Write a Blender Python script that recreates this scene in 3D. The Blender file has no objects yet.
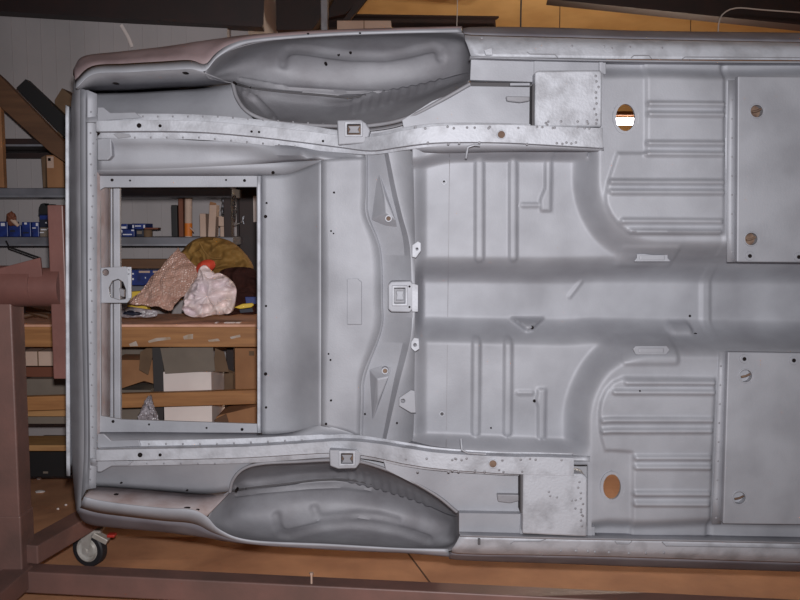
import bpy, bmesh, math, random
import numpy as np
from mathutils import Vector, Matrix, noise, geometry

# ------------------------------------------------------------------ camera, world, lights
SC = bpy.context.scene
COL = SC.collection
H, F, PITCH = 1.5, 844.0, math.radians(5.0)
CP, SP = math.cos(PITCH), math.sin(PITCH)
cam_d = bpy.data.cameras.new('camera'); cam = bpy.data.objects.new('camera', cam_d); COL.objects.link(cam)
cam_d.sensor_width = 36.0; cam_d.lens = F * 36.0 / 800.0; cam_d.clip_start = 0.05
cam.location = (0, 0, H); cam.rotation_euler = (math.pi / 2 - PITCH, 0, 0)
SC.camera = cam
w = bpy.data.worlds.new('world'); SC.world = w; w.use_nodes = True
w.node_tree.nodes['Background'].inputs[0].default_value = (0.62, 0.60, 0.72, 1)
w.node_tree.nodes['Background'].inputs[1].default_value = 0.055
fl_d = bpy.data.lights.new('camera_flash', 'SPOT'); fl_d.shadow_soft_size = 0.03; fl_d.spot_size = math.radians(92); fl_d.spot_blend = 0.85
fl_d.energy = 372; fl_d.color = (1.0, 0.985, 1.0)
fl = bpy.data.objects.new('camera_flash', fl_d); COL.objects.link(fl)
fl.location = (0.02, 0.0, H + 0.12); fl.rotation_euler = (math.pi / 2 - PITCH, 0, 0)
SC.view_settings.view_transform = 'Standard'; SC.view_settings.look = 'None'
SC.view_settings.exposure = 0.0; SC.view_settings.gamma = 1.0; SC.view_settings.use_curve_mapping = False
random.seed(4)
D0 = 2.8

# ------------------------------------------------------------------ measuring helpers
def ray(px, py, y):
    """World point at distance y whose bearing was measured from the photograph."""
    u = (px - 400.0) / F; v = (300.0 - py) / F
    t = y / (CP + v * SP)
    return Vector((u * t, y, H + t * (-SP + v * CP)))
def U(px, py, D): return ray(px, py, D0 + D)

# ------------------------------------------------------------------ materials
def mat(name, col, rough=0.6, metal=0.0, var=0.0, vscale=6.0, col2=None, bump=0.0, bscale=60.0, spec=0.5, stretch=None,
        lo=0.35, hi=0.65, emit=None, alpha=None, trans=0.0, detail=6.0, coords='Object'):
    m = bpy.data.materials.new(name); m.use_nodes = True
    nt = m.node_tree; b = nt.nodes['Principled BSDF']
    b.inputs['Base Color'].default_value = (*col, 1); b.inputs['Roughness'].default_value = rough
    b.inputs['Metallic'].default_value = metal; b.inputs['Specular IOR Level'].default_value = spec
    tc = nt.nodes.new('ShaderNodeTexCoord'); src = tc.outputs[coords]
    if stretch:
        mp = nt.nodes.new('ShaderNodeMapping'); mp.inputs['Scale'].default_value = stretch
        nt.links.new(src, mp.inputs[0]); src = mp.outputs[0]
    if col2 is not None:
        n = nt.nodes.new('ShaderNodeTexNoise'); n.inputs['Scale'].default_value = vscale; n.inputs['Detail'].default_value = detail
        nt.links.new(src, n.inputs['Vector'])
        r = nt.nodes.new('ShaderNodeValToRGB'); r.color_ramp.elements[0].position = lo; r.color_ramp.elements[1].position = hi
        r.color_ramp.elements[0].color = (*col2, 1); r.color_ramp.elements[1].color = (*col, 1)
        nt.links.new(n.outputs['Fac'], r.inputs[0]); nt.links.new(r.outputs[0], b.inputs['Base Color'])
    if bump > 0:
        n2 = nt.nodes.new('ShaderNodeTexNoise'); n2.inputs['Scale'].default_value = bscale; n2.inputs['Detail'].default_value = 5
        nt.links.new(src, n2.inputs['Vector'])
        bp = nt.nodes.new('ShaderNodeBump'); bp.inputs['Strength'].default_value = bump; bp.inputs['Distance'].default_value = 0.01
        nt.links.new(n2.outputs['Fac'], bp.inputs['Height']); nt.links.new(bp.outputs[0], b.inputs['Normal'])
    if emit: b.inputs['Emission Color'].default_value = (*emit[0], 1); b.inputs['Emission Strength'].default_value = emit[1]
    if trans: b.inputs['Transmission Weight'].default_value = trans
    if alpha is not None: b.inputs['Alpha'].default_value = alpha
    return m
M = {}
M['primer'] = mat('grey_primer', (.355, .36, .392), .62, metal=.28, col2=(.27, .272, .298), vscale=5.5, bump=.06, bscale=180, lo=.3, hi=.62)
M['bare'] = mat('blotchy_primer', (.45, .46, .50), .6, metal=.28, col2=(.325, .328, .355), vscale=16, bump=.12, bscale=120, lo=.34, hi=.56)
M['well'] = mat('shade_dark_primer', (.285, .283, .305), .62, metal=.15, col2=(.215, .208, .225), vscale=7, bump=.1, bscale=120)  # darker primer; shade of wheel wells and tail gap is in its colour
M['pink'] = mat('oxide_primer', (.27, .20, .205), .6, col2=(.13, .09, .092), vscale=5, bump=.05, lo=.3, hi=.6)
M['rustp'] = mat('oxide_edge', (.34, .295, .30), .6, col2=(.24, .175, .165), vscale=11, lo=.3, hi=.6)
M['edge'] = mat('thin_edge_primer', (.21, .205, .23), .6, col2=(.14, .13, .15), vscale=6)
M['sack'] = mat('brown_sackcloth', (.06, .022, .017), .95, col2=(.035, .014, .012), vscale=9, spec=.1)
M['hole'] = mat('hole_shade', (.012, .009, .009), .9, spec=.1)  # solid dark discs: shade inside small holes painted as flat colour
M['seam'] = mat('seam_dark', (.10, .095, .10), .9, spec=.1)
M['rustin'] = mat('rusty_inside', (.20, .13, .09), .8, col2=(.09, .05, .035), vscale=30)
M['rot'] = mat('oxide_red_paint', (.20, .088, .074), .45, col2=(.15, .066, .056), vscale=6, bump=.1, bscale=50)
M['rotw'] = mat('worn_red_brown_paint', (.205, .108, .092), .5, col2=(.14, .083, .072), vscale=5, bump=.1, bscale=50)
M['floor'] = mat('stained_concrete', (.60, .30, .16), .75, col2=(.42, .20, .108), vscale=3.5, bump=.15, bscale=30, detail=10)
M['joint'] = mat('floor_joint', (.10, .05, .03), .9)
M['wall'] = mat('pale_wall_sheet', (.40, .36, .36), .7, col2=(.34, .31, .31), vscale=2.5, bump=.05)
M['tan'] = mat('tan_insulation', (.62, .40, .17), .7, col2=(.52, .32, .13), vscale=3, bump=.2, bscale=8)
M['iron'] = mat('dark_red_iron', (.022, .007, .006), .6, col2=(.013, .005, .005), vscale=7)
M['black'] = mat('black_board', (.008, .007, .008), .6)
M['galv'] = mat('galvanised_steel', (.38, .39, .43), .35, metal=.6, col2=(.28, .28, .31), vscale=12)
M['shelf'] = mat('grey_shelf_steel', (.22, .22, .25), .4, metal=.35, col2=(.16, .16, .18), vscale=8)
M['card'] = mat('cardboard', (.34, .165, .075), .8, col2=(.27, .125, .055), vscale=7)
M['card2'] = mat('dull_cardboard', (.17, .105, .06), .85, col2=(.12, .07, .04), vscale=7)
M['cardp'] = mat('pale_box_board', (.55, .40, .32), .8, col2=(.46, .32, .25), vscale=5)
M['whitebox'] = mat('white_box_board', (.84, .75, .71), .7, col2=(.70, .61, .58), vscale=4)
M['greybox'] = mat('grey_brown_box', (.19, .155, .125), .8, col2=(.155, .125, .10), vscale=6)
M['wood'] = mat('bench_timber', (.40, .185, .065), .6, col2=(.27, .115, .038), vscale=5, stretch=(.6, 6, 9), bump=.1)
M['woodl'] = mat('pale_timber', (.50, .275, .11), .65, col2=(.36, .18, .07), vscale=5, stretch=(.8, 6, 9), bump=.1)
M['wooddk'] = mat('brown_timber', (.13, .06, .027), .65, col2=(.085, .038, .017), vscale=5, stretch=(.6, 6, 6))
M['benchtop'] = mat('dusty_bench_top', (.80, .46, .34), .7, col2=(.58, .31, .2), vscale=8)
M['blue'] = mat('blue_box_print', (.018, .04, .21), .4, col2=(.012, .022, .11), vscale=25)
M['ink'] = mat('white_print', (.68, .68, .74), .5)
M['navy'] = mat('dark_navy', (.012, .014, .03), .5)
M['canvas'] = mat('olive_canvas', (.30, .165, .04), .8, col2=(.20, .105, .024), vscale=12, bump=.3, bscale=40)
M['redcloth'] = mat('red_cloth', (.65, .065, .03), .7)
M['plastic'] = mat('white_plastic_bag', (.90, .74, .70), .35, col2=(.72, .60, .64), vscale=9, bump=.3, bscale=30)
M['bubble'] = mat('bubble_wrap', (.62, .40, .33), .22, col2=(.48, .29, .23), vscale=14, spec=.9)
M['foil'] = mat('clear_crinkled_plastic', (.52, .48, .52), .2, col2=(.22, .19, .20), vscale=16, bump=.9, bscale=40, spec=.9)
M['tape'] = mat('clear_tape', (.50, .44, .40), .15, spec=.8, col2=(.40, .27, .17), vscale=18)
M['rubber'] = mat('black_rubber', (.018, .018, .022), .6)
M['chrome'] = mat('zinc_plate', (.62, .60, .57), .35, metal=.3, col2=(.45, .42, .38), vscale=20)
M['orange'] = mat('orange_label', (.62, .17, .02), .6)
M['yellow'] = mat('yellow_plastic', (.70, .48, .05), .5)
M['red'] = mat('red_plastic', (.45, .03, .02), .5)
M['wire'] = mat('wire_dark', (.03, .025, .025), .6)
M['wirel'] = mat('wire_pale', (.42, .36, .32), .5)
M['tube'] = mat('lit_tube', (1, 1, 1), .5, emit=((1.0, .93, 1.0), 6.0))
M['brownglove'] = mat('brown_leather', (.16, .05, .025), .7)

# ------------------------------------------------------------------ mesh helpers
def link(name, me, m, parent=None, smooth=None):
    if m is not None: me.materials.append(m)
    o = bpy.data.objects.new(name, me); COL.objects.link(o)
    if parent is not None:
        o.parent = parent
        q = parent; off = Vector()
        while q is not None: off += q.location; q = q.parent
        me.transform(Matrix.Translation(-off))
    if smooth is not None:
        me.polygons.foreach_set('use_smooth', [True] * len(me.polygons))
        me.set_sharp_from_angle(angle=math.radians(smooth))
    me.update()
    return o
def mesh(name, vs, fs, m, parent=None, smooth=None, fix=True):
    me = bpy.data.meshes.new(name); me.from_pydata([tuple(v) for v in vs], [], fs); me.update()
    if fix:
        bm = bmesh.new(); bm.from_mesh(me); bmesh.ops.recalc_face_normals(bm, faces=bm.faces); bm.to_mesh(me); bm.free()
    return link(name, me, m, parent, smooth)
def tag(o, label=None, cat=None, group=None, kind=None):
    if label: o['label'] = label
    if cat: o['category'] = cat
    if group: o['group'] = group
    if kind: o['kind'] = kind
    return o
def empty(name, loc, label, cat, group=None):
    o = bpy.data.objects.new(name, None); COL.objects.link(o); o.location = loc; o.empty_display_size = .1
    return tag(o, label, cat, group)
def bevel(o, wd=.002, seg=2, ang=40):
    b = o.modifiers.new('bevel', 'BEVEL'); b.width = wd; b.segments = seg; b.limit_method = 'ANGLE'; b.angle_limit = math.radians(ang)
    return o
def thick(o, t=.003, off=1):
    s = o.modifiers.new('sheet', 'SOLIDIFY'); s.thickness = t; s.offset = off
    return o
def cat(pts, n):
    """Catmull-Rom through pts, n samples."""
    P = np.array([tuple(p) for p in pts], float)
    if len(P) == 2:
        t = np.linspace(0, 1, n)[:, None]; return P[0] * (1 - t) + P[1] * t
    seg = np.linalg.norm(np.diff(P, axis=0), axis=1); s = np.concatenate([[0], np.cumsum(seg)]); s /= s[-1]
    Q = np.vstack([2 * P[0] - P[1], P, 2 * P[-1] - P[-2]])
    out = []
    for t in np.linspace(0, 1, n):
        i = min(max(int(np.searchsorted(s, t, side='right')) - 1, 0), len(P) - 2)
        q = (t - s[i]) / max(s[i + 1] - s[i], 1e-9)
        a, b, c, d = Q[i], Q[i + 1], Q[i + 2], Q[i + 3]
        out.append(.5 * ((2 * b) + (c - a) * q + (2 * a - 5 * b + 4 * c - d) * q * q + (3 * b - 3 * c + d - a) * q ** 3))
    return np.array(out)
def W(p):
    return p if isinstance(p, Vector) else U(*p)
def back(p, D):
    q = W(p); return Vector((q.x, D0 + D, q.z))
def ss(a, b, t):
    t = np.clip((t - a) / (b - a), 0, 1); return t * t * (3 - 2 * t)
def cap(x, y, x0, y0, x1, y1):
    dx, dy = x1 - x0, y1 - y0; L = dx * dx + dy * dy
    t = np.clip(((x - x0) * dx + (y - y0) * dy) / L, 0, 1)
    return np.hypot(x - x0 - t * dx, y - y0 - t * dy)
def to_px(p):
    dz = p[2] - H; c = p[1] * CP - dz * SP; v = (p[1] * SP + dz * CP) / c
    return 400 + F * p[0] / c, 300 - F * v
def loft(name, rails, m, parent, n=40, across=1, smooth=50, th=.003, relief=None):
    """Sheet through rails; each rail a list of (px,py,depth) or world points."""
    R = [cat([W(p) for p in r], n) for r in rails]
    if across > 1:
        A = np.array(R); k = (len(R) - 1) * across + 1
        B = np.empty((k, n, 3))
        for j in range(n): B[:, j] = cat([tuple(x) for x in A[:, j]], k)
        R = list(B)
    vs = np.vstack(R)
    if relief:      # pressed beads: (polyline, half width, height)
        PX = np.array([to_px(p) for p in vs]); A = vs.reshape(len(R), n, 3)
        NR = np.cross(np.gradient(A, axis=1), np.gradient(A, axis=0)).reshape(-1, 3); NR /= np.linalg.norm(NR, axis=1)[:, None] + 1e-12
        NR *= -np.sign(np.sum(NR * (vs - np.array([0, 0, H])), axis=1))[:, None]
        for (pl_, hw, hh) in relief:
            d = np.full(len(vs), 1e9)
            for (a, b) in zip(pl_, pl_[1:]): d = np.minimum(d, cap(PX[:, 0], PX[:, 1], a[0], a[1], b[0], b[1]))
            t = np.clip(1.35 - 1.35 * d / hw, 0, 1); vs = vs + NR * (hh * t * t * (3 - 2 * t))[:, None]
    fs = [(i * n + j, i * n + j + 1, (i + 1) * n + j + 1, (i + 1) * n + j) for i in range(len(R) - 1) for j in range(n - 1)]
    # face the camera side
    me = bpy.data.meshes.new(name); me.from_pydata([tuple(v) for v in vs], [], fs); me.update()
    if sum(p.normal.y * p.area for p in me.polygons) > 0: me.flip_normals()
    o = link(name, me, m, parent, smooth)
    if th: thick(o, th, -1)
    return o
def circ(px, py, D, rx, ry=None, n=16):
    ry = ry or rx
    return [(px + rx * math.cos(2 * math.pi * i / n + .137), py + ry * math.sin(2 * math.pi * i / n + .137)) for i in range(n)]
def plate(name, outer, D, t, m, parent=None, holes=(), bev=.0015, world_d=None, smooth=None):
    """Flat plate whose front lies at depth D, thickness t going away; real cut-outs."""
    y = world_d if world_d is not None else D0 + D
    loops = [outer] + list(holes)
    P2, E = [], []
    for lp in loops:
        s = len(P2)
        for (a, b) in lp:
            q = ray(a, b, y); P2.append(Vector((q.x, q.z)))
        E += [(s + i, s + (i + 1) % len(lp)) for i in range(len(lp))]
    v2, _, f2, *_r = geometry.delaunay_2d_cdt(P2, E, [], 1, 1e-7)
    f2 = [list(f) for f in f2]
    if holes:
        hp = []; s = len(outer)
        for lp in holes: hp.append(P2[s:s + len(lp)]); s += len(lp)
        def inside(c, L):
            r = False
            for i in range(len(L)):
                a, b = L[i], L[(i + 1) % len(L)]
                if (a.y > c.y) != (b.y > c.y) and c.x < (b.x - a.x) * (c.y - a.y) / (b.y - a.y) + a.x: r = not r
            return r
        f2 = [f for f in f2 if not any(inside((v2[f[0]] + v2[f[1]] + v2[f[2]]) / 3, L) for L in hp)]
    n = len(v2)
    vs = [(v.x, y, v.y) for v in v2] + [(v.x, y + t, v.y) for v in v2]
    fs = [tuple(f) for f in f2] + [tuple(i + n for i in reversed(f)) for f in f2]
    cnt = {}
    for f in f2:
        for i in range(len(f)):
            e = (f[i], f[(i + 1) % len(f)]); cnt[frozenset(e)] = cnt.get(frozenset(e), []) + [e]
    for k, l in cnt.items():
        if len(l) == 1:
            a, b = l[0]; fs.append((b, a, a + n, b + n))
    bm = bmesh.new(); nv = [bm.verts.new(v) for v in vs]
    for f in fs:
        try: bm.faces.new([nv[i] for i in f])
        except ValueError: pass
    bmesh.ops.remove_doubles(bm, verts=bm.verts, dist=2e-5); bmesh.ops.dissolve_degenerate(bm, dist=2e-5, edges=bm.edges)
    bmesh.ops.recalc_face_normals(bm, faces=bm.faces)
    me = bpy.data.meshes.new(name); bm.to_mesh(me); bm.free()
    o = link(name, me, m, parent, smooth)
    if bev: bevel(o, bev)
    return o
def rect(x0, y0, x1, y1): return [(x0, y0), (x1, y0), (x1, y1), (x0, y1)]
def tube(name, pts, r, m, parent=None, seg=8, flat=1.0, smooth=60, caps=True):
    pts = [Vector(p) for p in pts]; vs, fs = [], []
    for i, p in enumerate(pts):
        d = (pts[min(i + 1, len(pts) - 1)] - pts[max(i - 1, 0)]).normalized()
        up = Vector((0, 1, 0)) if abs(d.y) < .9 else Vector((1, 0, 0))
        a = d.cross(up).normalized(); b = a.cross(d).normalized()
        rr = r[i] if isinstance(r, (list, tuple)) else r
        for k in range(seg):
            t = 2 * math.pi * k / seg
            vs.append(p + a * rr * math.cos(t) + b * rr * flat * math.sin(t))
    for i in range(len(pts) - 1):
        for k in range(seg):
            fs.append((i * seg + k, i * seg + (k + 1) % seg, (i + 1) * seg + (k + 1) % seg, (i + 1) * seg + k))
    if caps: fs += [tuple(range(seg)), tuple(range((len(pts) - 1) * seg, len(pts) * seg))]
    return mesh(name, vs, fs, m, parent, smooth)
def box(name, lo, hi, m, parent=None, bev=.0, rot=None, piv=None):
    (x0, y0, z0), (x1, y1, z1) = lo, hi
    vs = [Vector(p) for p in [(x0, y0, z0), (x1, y0, z0), (x1, y1, z0), (x0, y1, z0), (x0, y0, z1), (x1, y0, z1), (x1, y1, z1), (x0, y1, z1)]]
    if rot is not None:
        c = Vector(piv) if piv else sum(vs, Vector()) / 8
        vs = [rot @ (v - c) + c for v in vs]
    fs = [(0, 1, 2, 3), (4, 7, 6, 5), (0, 4, 5, 1), (1, 5, 6, 2), (2, 6, 7, 3), (3, 7, 4, 0)]
    o = mesh(name, vs, fs, m, parent)
    if bev: bevel(o, bev)
    return o
def pbox(name, x0, y0, x1, y1, d, t, m, parent=None, bev=.003):
    """Axis-aligned box: its front face spans the measured rectangle at distance d, t deep."""
    a = ray(x0, y0, d); b = ray(x1, y1, d)
    return box(name, (a.x, d, b.z), (b.x, d + t, a.z), m, parent, bev)
def prism(name, pts, d, t, m, parent=None, bev=.002):
    return plate(name, pts, 0, t, m, parent, bev=bev, world_d=d)
def disc(name, px, py, D, r, m, parent, t=.002, n=14, ry=None):
    return plate(name, circ(px, py, D, r, ry, n), D, t, m, parent, bev=0)
def dots(name, pts, r, m, parent, h=.0015):
    """Spot welds: shallow domes joined as one part."""
    vs, fs = [], []
    for p in pts:
        c = W(p); s = len(vs)
        for (rr, yy) in ((r, 0), (r * .6, -h)):
            for k in range(8):
                a = k * math.pi / 4; vs.append((c.x + rr * math.cos(a), c.y + yy, c.z + rr * math.sin(a)))
        for k in range(8): fs.append((s + k, s + (k + 1) % 8, s + 8 + (k + 1) % 8, s + 8 + k))
        fs.append(tuple(s + 8 + k for k in range(8)))
    o = mesh(name, vs, fs, m, parent, 60); o['kind'] = 'stuff'
    return o
def blob(name, c, sz, m, parent=None, amp=.15, freq=2.5, sub=4, seed=0, flat=None, ridge=0.0):
    bm = bmesh.new(); bmesh.ops.create_icosphere(bm, subdivisions=sub, radius=1)
    for v in bm.verts:
        p = v.co.copy(); q = p * freq + Vector((seed * 7.3, seed * 3.1, seed))
        k = 1 + amp * noise.noise(q) + amp * .6 * noise.noise(q * 2.3)
        if ridge: k += ridge * (1 - abs(noise.noise(q * 1.6)) * 3)
        v.co = Vector((p.x * sz[0], p.y * sz[1], p.z * sz[2])) * k + Vector(c)
        if flat is not None and v.co.z < flat: v.co.z = flat + (v.co.z - flat) * .02
    me = bpy.data.meshes.new(name); bm.to_mesh(me); bm.free()
    return link(name, me, m, parent, 70)

# ================================================================== THE SETTING
WD = 4.93
def struct(o): o['kind'] = 'structure'; return o
struct(box('floor', (-4.5, -1.5, -.1), (6, 10.2, 0), M['floor']))
wl = ray(227, 30, WD).x
wb = struct(box('wall_back', (-4.5, WD, 0), (wl, WD + .12, 3.6), M['wall']))
# ribbed sheet seams standing proud of the wall
for k in range(26):
    x = -3.3 + k * .083
    if x < wl - .02: box('sheet_rib', (x, WD - .004, .3), (x + .006, WD, 3.3), M['wall'], wb)
struct(box('wall_far', (wl, 10.0, 0), (6, 10.2, 5.2), M['tan']))
struct(box('wall_partition', (wl - .0, WD + .12, 0), (wl + .1, 10.0, 4.0), M['wall']))
struct(box('wall_right', (6, -1.5, 0), (6.15, 10.2, 5.2), M['wall']))
# sloping tan ceiling
struct(mesh('ceiling', [(-4.5, -1.5, 4.6), (6, -1.5, 4.6), (6, 10.1, 3.35), (-4.5, 10.1, 3.35), (-4.5, -1.5, 4.7), (6, -1.5, 4.7), (6, 10.1, 3.45), (-4.5, 10.1, 3.45)],
            [(0, 1, 2, 3), (4, 7, 6, 5), (0, 4, 5, 1), (1, 5, 6, 2), (2, 6, 7, 3), (3, 7, 4, 0)], M['tan']))
def beam(name, a, b, hgt, dep, m, flange=.0):
    """I-beam whose lower edge runs a -> b."""
    a, b = Vector(a), Vector(b); d = (b - a).normalized(); f = Vector((0, 1, 0)); f = (f - d * f.dot(d)).normalized(); u = d.cross(f)
    if u.z < 0: u = -u
    prof = [(0, 0), (dep, 0), (dep, .015), (dep * .55, .02), (dep * .55, hgt - .02), (dep, hgt - .015), (dep, hgt), (0, hgt), (0, hgt - .015), (dep * .45, hgt - .02), (dep * .45, .02), (0, .015)]
    vs = [p + f * x + u * z for p in (a, b) for (x, z) in prof]; n = len(prof)
    fs = [(i, (i + 1) % n, n + (i + 1) % n, n + i) for i in range(n)] + [tuple(range(n)), tuple(range(n, 2 * n))]
    return struct(mesh(name, vs, fs, m))
beam('trim_1', ray(-120, 4, 4.75), ray(262, 27, 4.85), .42, .12, M['iron'])
beam('trim_2', ray(548, -1, 6.2), ray(860, 31, 6.0), .5, .16, M['iron'])
beam('trim_3', ray(225, 28, 6.6), ray(500, 30, 7.6), .12, .14, M['iron'])
struct(prism('trim_4', [(225, -40), (350, -40), (318, 22), (312, 30), (225, 30)], 6.2, .14, M['iron']))
struct(pbox('trim_5', 320, -60, 328, 40, 6.1, .07, M['galv'], bev=.006))
struct(prism('trim_6', [(372, -20), (382, -20), (350, 20), (343, 20)], 6.3, .05, M['iron']))
struct(prism('trim_7', [(258, -60), (400, -60), (360, 0), (345, 14), (300, 24), (258, 24)], 6.9, .1, M['iron']))
box('trim_10', tuple(ray(335, 44, 5.88)), (ray(400, 40, 5.88).x, 6.3, ray(335, 40, 5.9).z), M['iron'])['kind'] = 'structure'
# dark upright column seen through the tank opening
struct(pbox('trim_8', 236, 60, 262, 402, 4.78, .12, M['iron'], bev=.006))
struct(mesh('trim_9', [(-.004, 3.9, 0), (.004, 3.9, 0), (.256, 3.0, 0), (.248, 3.0, 0), (-.004, 3.9, .0012), (.004, 3.9, .0012), (.256, 3.0, .0012), (.248, 3.0, .0012)], [(0, 1, 2, 3), (4, 7, 6, 5), (0, 4, 5, 1), (1, 5, 6, 2), (2, 6, 7, 3), (3, 7, 4, 0)], M['joint']))

# fluorescent fitting in the far bay, seen through the floor pan's oval hole
fx = ray(623, 121.5, 6.6)
lf = empty('fluorescent_light', (fx.x, fx.y, fx.z), 'lit fluorescent tube fitting glimpsed through the upper oval hole', 'light')
box('housing', (fx.x - .62, fx.y - .03, fx.z + .045), (fx.x + .62, fx.y + .05, fx.z + .075), M['card'], lf, .005)
tube('lamp_tube', [(fx.x - .6, fx.y, fx.z), (fx.x + .6, fx.y, fx.z)], .028, M['tube'], lf, 12)
for s in (-1, 1):
    box('tube_holder', (fx.x + s * .61 - .012, fx.y - .03, fx.z - .035), (fx.x + s * .61 + .012, fx.y + .04, fx.z + .045), M['galv'], lf)
    tube('hanger', [(fx.x + s * .5, fx.y, fx.z + .075), (fx.x + s * .5, fx.y, 3.73)], .003, M['wire'], lf, 6)
for k in range(3):
    ld = bpy.data.lights.new('tube_light', 'POINT'); ld.shadow_soft_size = .02; ld.energy = 34; ld.color = (1, .86, .68)
    lo = bpy.data.objects.new('tube_light', ld); COL.objects.link(lo); lo.location = (fx.x - .4 + .4 * k, fx.y, fx.z - .06)

# ================================================================== CAR BODY
car = empty('car_body', (0.25, D0 + .3, 0), 'grey primed bare car body shell turned on its side showing its underside', 'car body')
C = car

# ---- main floor pan: relief sheet -----------------------------------------------------------
def rbox(x, y, x0, y0, x1, y1, r):
    cx, cy = (x0 + x1) / 2, (y0 + y1) / 2
    qx = np.abs(x - cx) - (x1 - x0) / 2 + r; qy = np.abs(y - cy) - (y1 - y0) / 2 + r
    return np.hypot(np.maximum(qx, 0), np.maximum(qy, 0)) + np.minimum(np.maximum(qx, qy), 0) - r
def spoly(x, y, P):
    d = np.full(x.shape, 1e9); ins = np.zeros(x.shape, bool)
    for i in range(len(P)):
        x0, y0 = P[i]; x1, y1 = P[(i + 1) % len(P)]
        d = np.minimum(d, cap(x, y, x0, y0, x1, y1))
        c = ((y0 > y) != (y1 > y)) & (x < (x1 - x0) * (y - y0) / ((y1 - y0) if y1 != y0 else 1e-9) + x0)
        ins ^= c
    return np.where(ins, -d, d)
def floorD(x, y):
    footA = 1 - ss(-15, 12, rbox(x, y, 585, -300, 1500, 255, 78))
    footB = 1 - ss(-15, 12, rbox(x, y, 575, 344, 1500, 900, 78))
    base = .10 * (1 - np.maximum(footA, footB))
    # rear seat pan: rolled edges
    left = ss(0, 15, x - 413); base = base * (.7 + .3 * left)
    rim = ss(0, 12, y - 150 - 8 * np.exp(-((x - 413) / 25.) ** 2)) * ss(0, 14, 447 + 6 * (x - 413) / 150 - y)
    base = np.where(x < 588, base * (.35 + .65 * rim), base)
    # tunnel
    k = np.clip((x - 425) / 375., 0, 1.6)
    up = ss(0, 1, (y - (256 + 0 * k)) / (30 + 3 * k)); dn = ss(0, 1, ((345 + 9 * k) - y) / (26 + 2 * k))
    tun = up * dn
    D = base + tun * (.20 - base) * ss(0, 14, x - 412)
    # tunnel collar and saddle rib
    D -= .006 * (1 - ss(3, 7, np.abs(x - 727 - (y - 300) * .0))) * tun
    D -= .004 * (1 - ss(1, 3, np.abs(cap(x, y, 592, 285, 578, 300))))* tun
    # seat pan ribs
    for (a, y0, y1, hw) in ((480, 163, 258, 5), (514, 163, 258, 4.5), (477, 342, 434, 4.5), (509, 342, 434, 4.5)):
        D -= .011 * (1 - ss(hw - 1.8, hw + .5, cap(x, y, a, y0, a - .8 if y0 > 300 else a, y1)))
    D -= .011 * (1 - ss(-1.5, 1.5, spoly(x, y, [(546, 150), (553, 150), (552, 211), (542, 211), (541, 200), (546, 188)])))
    D -= .011 * (1 - ss(-1.5, 1.5, spoly(x, y, [(539, 390), (547, 390), (546, 440), (539, 440), (539, 408), (537, 402)])))
    D -= .006 * (1 - ss(1, 3, cap(x, y, 523, 205, 539, 205))) + .006 * (1 - ss(1, 3, cap(x, y, 519, 394, 533, 394)))
    # footwell pressings
    PA = [(646, 60), (646, 153), (617, 153), (612, 168), (607, 183), (604.5, 196), (606, 205), (610.5, 214.5), (617.5, 224), (626, 231), (636, 234), (724, 234), (724, 60)]
    PB = [(632, 540), (632, 452), (604, 450), (600, 437), (598, 424), (598, 410), (600, 400), (605, 390), (613, 382), (624, 377), (715, 378), (709, 540)]
    D -= .010 * (1 - ss(-2.2, 1.6, spoly(x, y, PA)))
    D -= .010 * (1 - ss(-2.2, 1.6, spoly(x, y, PB)))
    for (x0, x1, yy) in ((649, 722, 104.5), (649, 722, 114.5), (648, 722, 143.5), (646, 722, 154), (611, 721, 182), (611, 721, 192), (622, 719, 221), (630, 718, 231.5)):
        D -= .012 * (1 - ss(1.0, 3.6, cap(x, y, x0, yy, x1, yy + .5)))
    for (x0, x1, yy) in ((626, 712, 382), (614, 712, 391.5), (602, 710, 419.5), (602, 709, 430), (636, 708, 457), (636, 708, 466.5), (635, 707, 493), (635, 706, 503)):
        D -= .012 * (1 - ss(1.0, 3.6, cap(x, y, x0, yy, x1, yy + .3)))
    # lapped strip before the seat platforms
    D -= .004 * ss(-1.5, 1, x - (729 - (y - 80) * .03)) * ((y < 258) | (y > 350))
    # roll-off towards the sills
    D += .03 * (1 - ss(66, 80, y + np.sin(x / 31.) * 1.2)) * (x > 604)
    D += .03 * ss(517, 531, y + np.sin(x / 27.) * 1.2) * (x > 590)
    # bracket pads on the tunnel side
    D -= .008 * (1 - ss(-2, 3, rbox(x, y, 626, 247, 682, 268, 3))) + .008 * (1 - ss(-2, 3, rbox(x, y, 623, 341, 678, 364, 3)))
    # dimpled mounting pads
    D -= .045 * (1 - ss(-4, 3, spoly(x, y, [(517, 323), (548, 323), (536, 332), (529, 333)])))
    D -= .03 * (1 - ss(-3, 4, rbox(x, y, 684, 330, 707, 338, 4)))
    # gentle sheet-metal wander
    D += .0022 * np.sin(x / 23. + y / 37.) * np.sin(y / 29. - x / 61.)
    return D
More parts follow.
